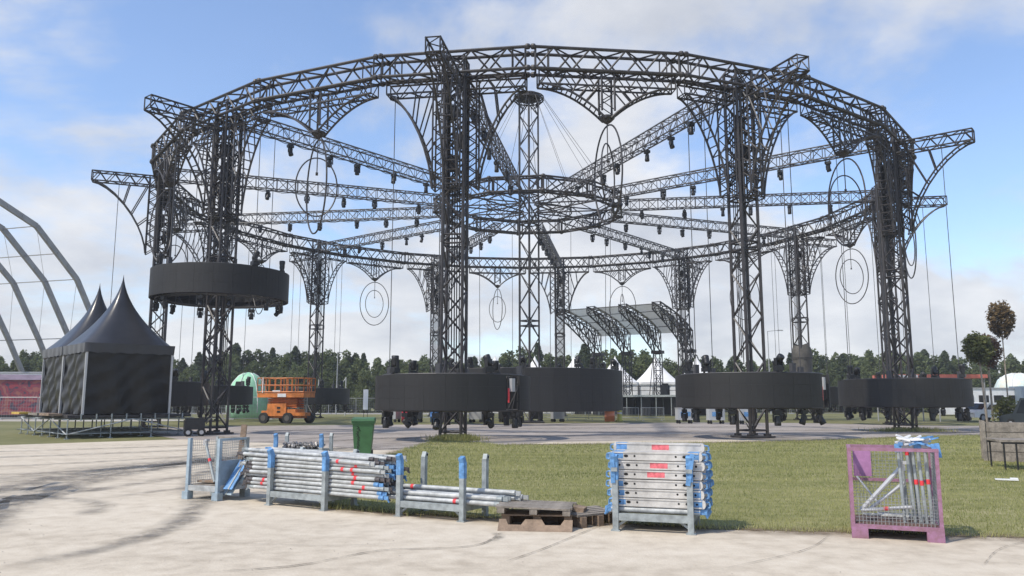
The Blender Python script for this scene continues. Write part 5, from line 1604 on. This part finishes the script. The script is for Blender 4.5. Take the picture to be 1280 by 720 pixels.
# ------------------------------------------------------------------ mesh cages
def wire_panel(parent, a, b_, h0, h1, m, nx, nz, r=0.0035):
    mb = MB(); a = Vector(a); b_ = Vector(b_)
    for i in range(1, nx):
        p = a.lerp(b_, i / nx); mb.tube((p.x, p.y, h0), (p.x, p.y, h1), r, 3)
    for j in range(1, nz):
        z = h0 + (h1 - h0) * j / nz; mb.tube((a.x, a.y, z), (b_.x, b_.y, z), r, 3)
    mb.build('wire_mesh', m, parent)
PC_FL, PC_R, PW, PD, PH = (4.27, 10.2), radians(-22), 0.98, 0.76, 1.12
pc = thing('mesh_cage', 'rusty purple mesh cage holding loose scaffold tubes on the concrete edge', 'cage', (PC_FL[0], PC_FL[1], 0), PC_R)
for x in (0.0, PW):
    for y in (0.0, PD):
        b = MB(); b.box((x, y, 0.60), (0.042, 0.042, 0.96)); b.build('post', PURPLE, pc)
        b = MB(); b.box((x + (0.07 if x == 0 else -0.07), y + (0.05 if y == 0 else -0.05), 0.065), (0.19, 0.16, 0.13)); b.build('foot', PURPLE, pc)
for y in (0.0, PD):
    b = MB(); b.box((PW / 2, y, 0.155), (PW + 0.05, 0.05, 0.05)); b.build('base_rail', PURPLE, pc)
    b = MB(); b.box((PW / 2, y, 1.095), (PW + 0.05, 0.045, 0.04)); b.build('top_rail', PURPLE, pc)
for x in (0.0, PW):
    b = MB(); b.box((x, PD / 2, 0.155), (0.05, PD - 0.06, 0.05)); b.build('base_rail', PURPLE, pc)
    b = MB(); b.box((x, PD / 2, 1.095), (0.045, PD - 0.06, 0.04)); b.build('top_rail', PURPLE, pc)
b = MB(); b.box((PW / 2, PD, 0.66), (PW - 0.06, 0.03, 0.04)); b.build('mid_rail', PURPLE, pc)
b = MB(); b.box((0.16, PD - 0.02, 0.88), (0.22, 0.01, 0.36)); b.build('sign_plate', mat('purple_plate', (0.38, 0.18, 0.35), 0.6, 0, 0.2, 5), pc)
b = MB(); b.box((PW / 2, PD / 2, 0.19), (PW - 0.06, PD - 0.06, 0.015)); b.build('floor_plate', mat('rust', (0.16, 0.10, 0.08), 0.8, 0, 0.4, 6), pc)
wire_panel(pc, (0.03, PD), (PW - 0.03, PD), 0.18, 1.075, MESHW, 22, 22)
wire_panel(pc, (0, 0.03), (0, PD - 0.03), 0.18, 1.075, MESHW, 16, 22)
wire_panel(pc, (PW, 0.03), (PW, PD - 0.03), 0.18, 1.075, MESHW, 16, 22)
wire_panel(pc, (0.03, 0), (PW - 0.03, 0), 0.18, 0.55, MESHW, 22, 9)
def loose_tube(cfl, crot, a, b_, r, lab, grp, m=GALV, red=None, head=False):
    A = Vector(a); B = Vector(b_); d = B - A
    t = thing('scaffold_tube', lab, 'scaffold tube', local(cfl, crot, A.x, A.y, A.z), crot, grp)
    mb = MB(); mb.tube((0, 0, 0), d, r, 9, cap=True); mb.build('tube_body', m, t, False)
    if red:
        mb = MB(); p = d * red; mb.tube(p - d.normalized() * 0.03, p + d.normalized() * 0.03, r * 1.12, 9); mb.build('red_tape', RED, t)
    if head:
        mb = MB(); mb.box(d, (0.08, 0.05, 0.10)); mb.box(d + Vector((0.03, 0, 0.05)), (0.05, 0.08, 0.04)); mb.build('coupler_head', BLUE if head == 2 else PALE, t)
rs = random.Random(9)
for i in range(8):
    x = 0.62 + (i % 5) * 0.062; y = 0.12 + (i // 5) * 0.28 + rs.uniform(-0.05, 0.05)
    x1 = x + rs.uniform(-0.02, 0.03) - 0.05 * (i == 0); 
    loose_tube(PC_FL, PC_R, (x + 0.03 - (0.06 if i == 0 else 0), y, 0.21), (min(x1, PW - 0.05), y + 0.02, 1.10 + rs.uniform(0, 0.09)), 0.021, 'upright scaffold tube standing in the purple cage', 'upright tubes in the purple cage', GALV2, (0.52 if i in (2, 3, 4) else 0.9 if i == 1 else None), (2 if i % 3 == 0 else 1))
for a, b_, r, red, hd, lab in (((0.10, 0.14, 0.33), (0.60, 0.2, 0.88), 0.028, None, 1, 'pale strut leaning steeply inside the purple cage'), ((0.20, 0.2, 0.34), (0.62, 0.24, 0.68), 0.022, None, 0, 'pale tube leaning at a low slant inside the purple cage'),
                               ((0.10, 0.12, 0.33), (0.68, 0.1, 0.40), 0.022, 0.5, 0, 'pale tube with red tape lying near the bottom of the purple cage'), ((0.15, 0.3, 0.26), (0.85, 0.25, 0.26), 0.02, None, 0, 'grey tube on the floor of the purple cage, nearest its front'),
                               ((0.12, 0.4, 0.25), (0.92, 0.42, 0.25), 0.02, None, 0, 'grey tube on the floor of the purple cage, in the middle'), ((0.3, 0.55, 0.25), (0.90, 0.5, 0.25), 0.02, None, 0, 'grey tube on the floor of the purple cage, near the back mesh'), ((0.08, 0.45, 0.72), (0.3, 0.3, 0.42), 0.012, None, 0, 'thin pale hook rod leaning in the purple cage')):
    loose_tube(PC_FL, PC_R, a, b_, r, lab, 'loose tubes in the purple cage', PALE if 'pale' in lab else GALV, red, hd)
t = thing('rag_bundle', 'bundle of white and blue plastic straps on top of the purple cage corner', 'strap bundle', local(PC_FL, PC_R, 0.80, 0.18, 1.13), PC_R)
for m_, nm, seed in ((WHITEP, 'white_strap', 3), (BLUE, 'blue_strap', 4)):
    rs = random.Random(seed); mb = MB()
    for i in range(16):
        c = Vector((rs.uniform(-0.18, 0.06) + (0.12 if seed == 4 else 0), rs.uniform(-0.1, 0.1), 0.02 + rs.uniform(0, 0.09)))
        a = rs.uniform(-0.6, 0.6); d = Vector((cos(a) * 0.08, rs.uniform(-0.05, 0.05), sin(a) * 0.06))
        mb.bar(c - d, c + d, 0.035, 0.02)
    if seed == 4: mb.bar((0.2, -0.1, 0.05), (0.22, -0.14, -0.12), 0.05, 0.015); mb.bar((0.15, -0.1, 0.04), (0.17, -0.14, -0.06), 0.05, 0.015)
    o = mb.build(nm, m_, t); o['kind'] = 'stuff'

GC_FL, GC_R, GW, GD, GH = (-5.66, 14.15), radians(-24), 0.68, 0.66, 1.05
gc = thing('mesh_cage', 'blue-grey mesh cage with scrap wood beside the full tube rack', 'cage', (GC_FL[0], GC_FL[1], 0), GC_R)
CAGE = mat('cage_bluegrey', (0.33, 0.41, 0.46), 0.5, 0.1, 0.2, 6)
for x in (0.0, GW):
    for y in (0.0, GD):
        b = MB(); b.box((x, y, 0.12 + (GH - 0.12) / 2), (0.06, 0.06, GH - 0.12)); b.box((x, y, 0.07), (0.13, 0.13, 0.14)); b.build('post', CAGE if y == 0 else GALV2, gc)
for y in (0.0, GD):
    b = MB(); b.box((GW / 2, y, 0.20), (GW - 0.06, 0.05, 0.09)); b.build('base_rail', GALV, gc)
b = MB(); b.box((GW / 2, GD, GH - 0.02), (GW - 0.06, 0.04, 0.04)); b.build('top_rail', WOOD, gc)
for x in (0.0, GW):
    b = MB(); b.box((x, GD / 2, 0.20), (0.05, GD - 0.06, 0.09)); b.build('base_rail', GALV, gc)
b = MB(); b.box((GW, GD / 2, GH - 0.02), (0.04, GD - 0.06, 0.04)); b.build('top_rail', CAGE, gc)
b = MB(); b.box((GW / 2, GD / 2, 0.25), (GW - 0.08, GD - 0.08, 0.02)); b.build('floor_plate', WOOD, gc)
b = MB(); b.box((GW, GD / 2, 0.46), (0.02, GD - 0.08, 0.42)); b.build('side_plate', CAGE, gc)
b = MB(); b.box((GW / 2, GD, 0.46), (GW - 0.08, 0.02, 0.34)); b.build('back_plate', mat('plum_plate', (0.10, 0.045, 0.065), 0.7, 0, 0.2, 4), gc)
wire_panel(gc, (0.03, GD), (GW - 0.03, GD), 0.6, GH - 0.04, MESHW, 16, 9)
wire_panel(gc, (0, 0.03), (0, GD - 0.03), 0.25, GH - 0.04, MESHW, 13, 16)
wire_panel(gc, (GW, 0.03), (GW, GD - 0.03), 0.67, GH - 0.04, MESHW, 13, 8)
loose_tube(GC_FL, GC_R, (0.46, 0.15, 0.30), (0.06, 0.3, 0.95), 0.024, 'grey prop with red tape leaning in the blue-grey cage', 'loose pieces in the blue-grey cage', GALV2, 0.55, 1)
loose_tube(GC_FL, GC_R, (0.48, 0.2, 0.29), (0.63, 0.5, 0.56), 0.022, 'short red-taped prop leaning on the side plate of the cage', 'loose pieces in the blue-grey cage', GALV2, 0.5, 0)
for (A, B, w, lab) in (((-4.90, 14.5, 0.35), (-4.86, 14.56, 1.27), 0.10, 'upright brown plank standing between the cage and the tube rack'), ((-5.02, 14.3, 0.30), (-4.78, 14.32, 0.64), 0.09, 'short brown plank leaning from the cage onto the tubes'), (local(GC_FL, GC_R, 0.08, 0.2, 0.30), local(GC_FL, GC_R, 0.6, 0.25, 0.30), 0.16, 'weathered plank lying in the blue-grey cage')):
    A = Vector(A); B = Vector(B)
    t = thing('wood_plank', lab, 'plank', A, 0, 'scrap planks at the cage'); mb = MB(); mb.bar((0, 0, 0), B - A, w, 0.035); mb.build('board', WOODB, t)
    mb = MB(); mb.bar((B - A) * 0.2, (B - A) * 0.3, w * 1.02, 0.039); mb.build('batten', WOOD, t)
for i, (a, b_) in enumerate((((0.76, 0.1, 0.10), (0.80, 0.5, 0.62)), ((0.86, 0.05, 0.2), (0.88, 0.4, 0.66)))):
    A = local(GC_FL, GC_R, *a); B = local(GC_FL, GC_R, *b_)
    t = thing('steel_panel', 'bent %s steel panel wedged between the cage and the tube rack' % ('blue-grey' if i == 0 else 'pale blue'), 'panel', A, 0); mb = MB(); mb.bar((0, 0, 0), B - A, 0.30 if i == 0 else 0.2, 0.02); mb.build('sheet', CAGE if i == 0 else BLUE, t)
    mb = MB(); mb.bar((0.02, -0.02, 0.0), B - A + Vector((0.02, -0.02, 0)), 0.03, 0.03); mb.build('lip', GALV2, t)

# ------------------------------------------------------------------ broken pallets
def board(t, nm, c, s_, m, rz=0.0, rx=0.0, ry=0.0):
    b = MB(); R_ = Matrix.Rotation(rz, 3, 'Z') @ Matrix.Rotation(ry, 3, 'Y') @ Matrix.Rotation(rx, 3, 'X')
    b.box((0, 0, 0), s_, R_); o = b.build(nm, m, t); o.location = c; return o
t = thing('wood_pallet', 'weathered grey pallet lying on top of the broken pallet pile', 'pallet', (0.32, 11.15, 0), radians(-8)); t.scale = (1, 1, 0.82); t.rotation_euler = (0.0, radians(1.5), radians(-8))
for i in range(6): board(t, 'deck_board', (-0.0 + random.uniform(-0.02, 0.02), -0.28 + i * 0.125, 0.345 + random.uniform(-0.004, 0.004)), (1.02 + random.uniform(-0.04, 0.03), 0.112, 0.028), WOOD, random.uniform(-0.01, 0.01))
for x in (-0.44, 0.0, 0.44): board(t, 'stringer', (x, 0.03, 0.285), (0.10, 0.72, 0.085), WOOD)
t = thing('wood_pallet', 'brown notched pallet tilted at the front of the broken pallet pile', 'pallet', (0.33, 10.95, 0), radians(-7)); t.scale = (1, 1, 0.8)
pn = MB()
prof = [(-0.49, 0.0), (0.49, 0.0), (0.49, 0.24), (0.38, 0.24), (0.33, 0.13), (0.13, 0.13), (0.08, 0.24), (-0.14, 0.24), (-0.19, 0.13), (-0.36, 0.13), (-0.40, 0.24), (-0.49, 0.24)]
npf = len(prof); ca, sa = cos(radians(48)), sin(radians(48))
P3 = [(x, -0.30 + v * sa, 0.01 + v * ca) for x, v in prof] + [(x, -0.30 + v * sa + 0.03 * ca, 0.01 + v * ca - 0.03 * sa + 0.02) for x, v in prof]
pn.add(P3, [tuple(range(npf)), tuple(reversed(range(npf, 2 * npf)))] + [(i, i + npf, (i + 1) % npf + npf, (i + 1) % npf) for i in range(npf)])
pn.build('notched_board', WOODB, t)
board(t, 'side_board', (0, 0.45, 0.08), (0.98, 0.035, 0.12), WOODB)
for i in range(5): board(t, 'deck_board', (0, 0.04 + i * 0.11, 0.215), (0.96, 0.09, 0.024), WOODB, random.uniform(-0.02, 0.02))
for x in (-0.42, 0.0, 0.42): board(t, 'stringer', (x, 0.24, 0.1), (0.1, 0.44, 0.19), WOODB)
t = thing('wood_pallet', 'flat broken pallet beside the pile, next to the beam rack', 'pallet', (1.05, 11.35, 0), radians(34))
for i in range(5): board(t, 'deck_board', (random.uniform(-0.04, 0.04), -0.22 + i * 0.115, 0.165 + i * 0.004), (0.82 - 0.05 * (i % 2), 0.1, 0.026), WOOD, random.uniform(-0.03, 0.03))
for x in (-0.3, 0.0, 0.3): board(t, 'stringer', (x, 0, 0.075), (0.09, 0.6, 0.15), WOODB)
board(t, 'loose_offcut', (-0.12, 0.02, 0.215), (0.26, 0.16, 0.06), WOODB, 0.7, 0.15)

# ------------------------------------------------------------------ green wheelie bin
bn = thing('wheelie_bin', 'green wheelie bin with dark scrawled marks standing at the lawn corner', 'bin', (-4.55, 24.6, 0), radians(6))
b = MB(); w0, w1, d0, d1, h = 0.24, 0.315, 0.26, 0.34, 1.08
for (wa, da, za, wb_, db, zb) in ((w0, d0, 0.06, w1, d1, h), (w1 + 0.02, d1 + 0.02, h - 0.07, w1 + 0.025, d1 + 0.025, h)):
    b.add([(-wa, -da, za), (wa, -da, za), (wa, da, za), (-wa, da, za), (-wb_, -db, zb), (wb_, -db, zb), (wb_, db, zb), (-wb_, db, zb)], [(3, 2, 1, 0), (4, 5, 6, 7), (0, 1, 5, 4), (1, 2, 6, 5), (2, 3, 7, 6), (3, 0, 4, 7)])
b.build('body', GREENB, bn)
b = MB(); a = 0.355; c_ = 0.385
b.add([(-a, -c_, h + 0.004), (a, -c_, h + 0.004), (a, c_, h + 0.004), (-a, c_, h + 0.004), (-a * 0.93, -c_ * 0.93, h + 0.075), (a * 0.93, -c_ * 0.93, h + 0.075), (a * 0.93, c_, h + 0.11), (-a * 0.93, c_, h + 0.11)], [(3, 2, 1, 0), (4, 5, 6, 7), (0, 1, 5, 4), (1, 2, 6, 5), (2, 3, 7, 6), (3, 0, 4, 7)])
b.tube((-0.3, c_ + 0.05, h + 0.03), (0.3, c_ + 0.05, h + 0.03), 0.025, 7); b.build('lid', GREENB, bn)
for sx in (-1, 1):
    b = MB(); b.tube((sx * 0.22, 0.25, 0.1), (sx * 0.28, 0.25, 0.1), 0.1, 12, cap=True); b.build('wheel', RUBBER, bn)
b = MB(); rs = random.Random(3)
def face(x, z): return (x, -(d0 + (d1 - d0) * (z - 0.06) / (h - 0.06)) - 0.004, z)
for i in range(9):
    z0 = 0.25 + i * 0.075; x0 = -0.17 + rs.uniform(-0.03, 0.03)
    p = [face(x0, z0), face(x0 + 0.06, z0 + 0.05), face(x0 + 0.02, z0 + 0.08), face(x0 + 0.08, z0 + 0.02)]
    b.path(p, 0.011, 4)
b.build('scrawl_mark', mat('dark_ink', (0.012, 0.03, 0.012), 0.7), bn)

# ------------------------------------------------------------------ air over the site
hz = MB(); hz.box((0, 60, 13.5), (420, 240, 29.5))
o = hz.build('haze', None); o['kind'] = 'stuff'; tag(o, 'thin pale summer haze over the whole site', 'haze')
hzm = bpy.data.materials.new('haze'); hzm.use_nodes = True; ht = hzm.node_tree; ht.nodes.clear()
ho_ = ht.nodes.new('ShaderNodeOutputMaterial'); pv = ht.nodes.new('ShaderNodeVolumePrincipled'); pv.inputs['Color'].default_value = (0.86, 0.9, 0.95, 1); pv.inputs['Density'].default_value = 0.0006
ht.links.new(pv.outputs[0], ho_.inputs['Volume'])
o.data.materials.append(hzm)
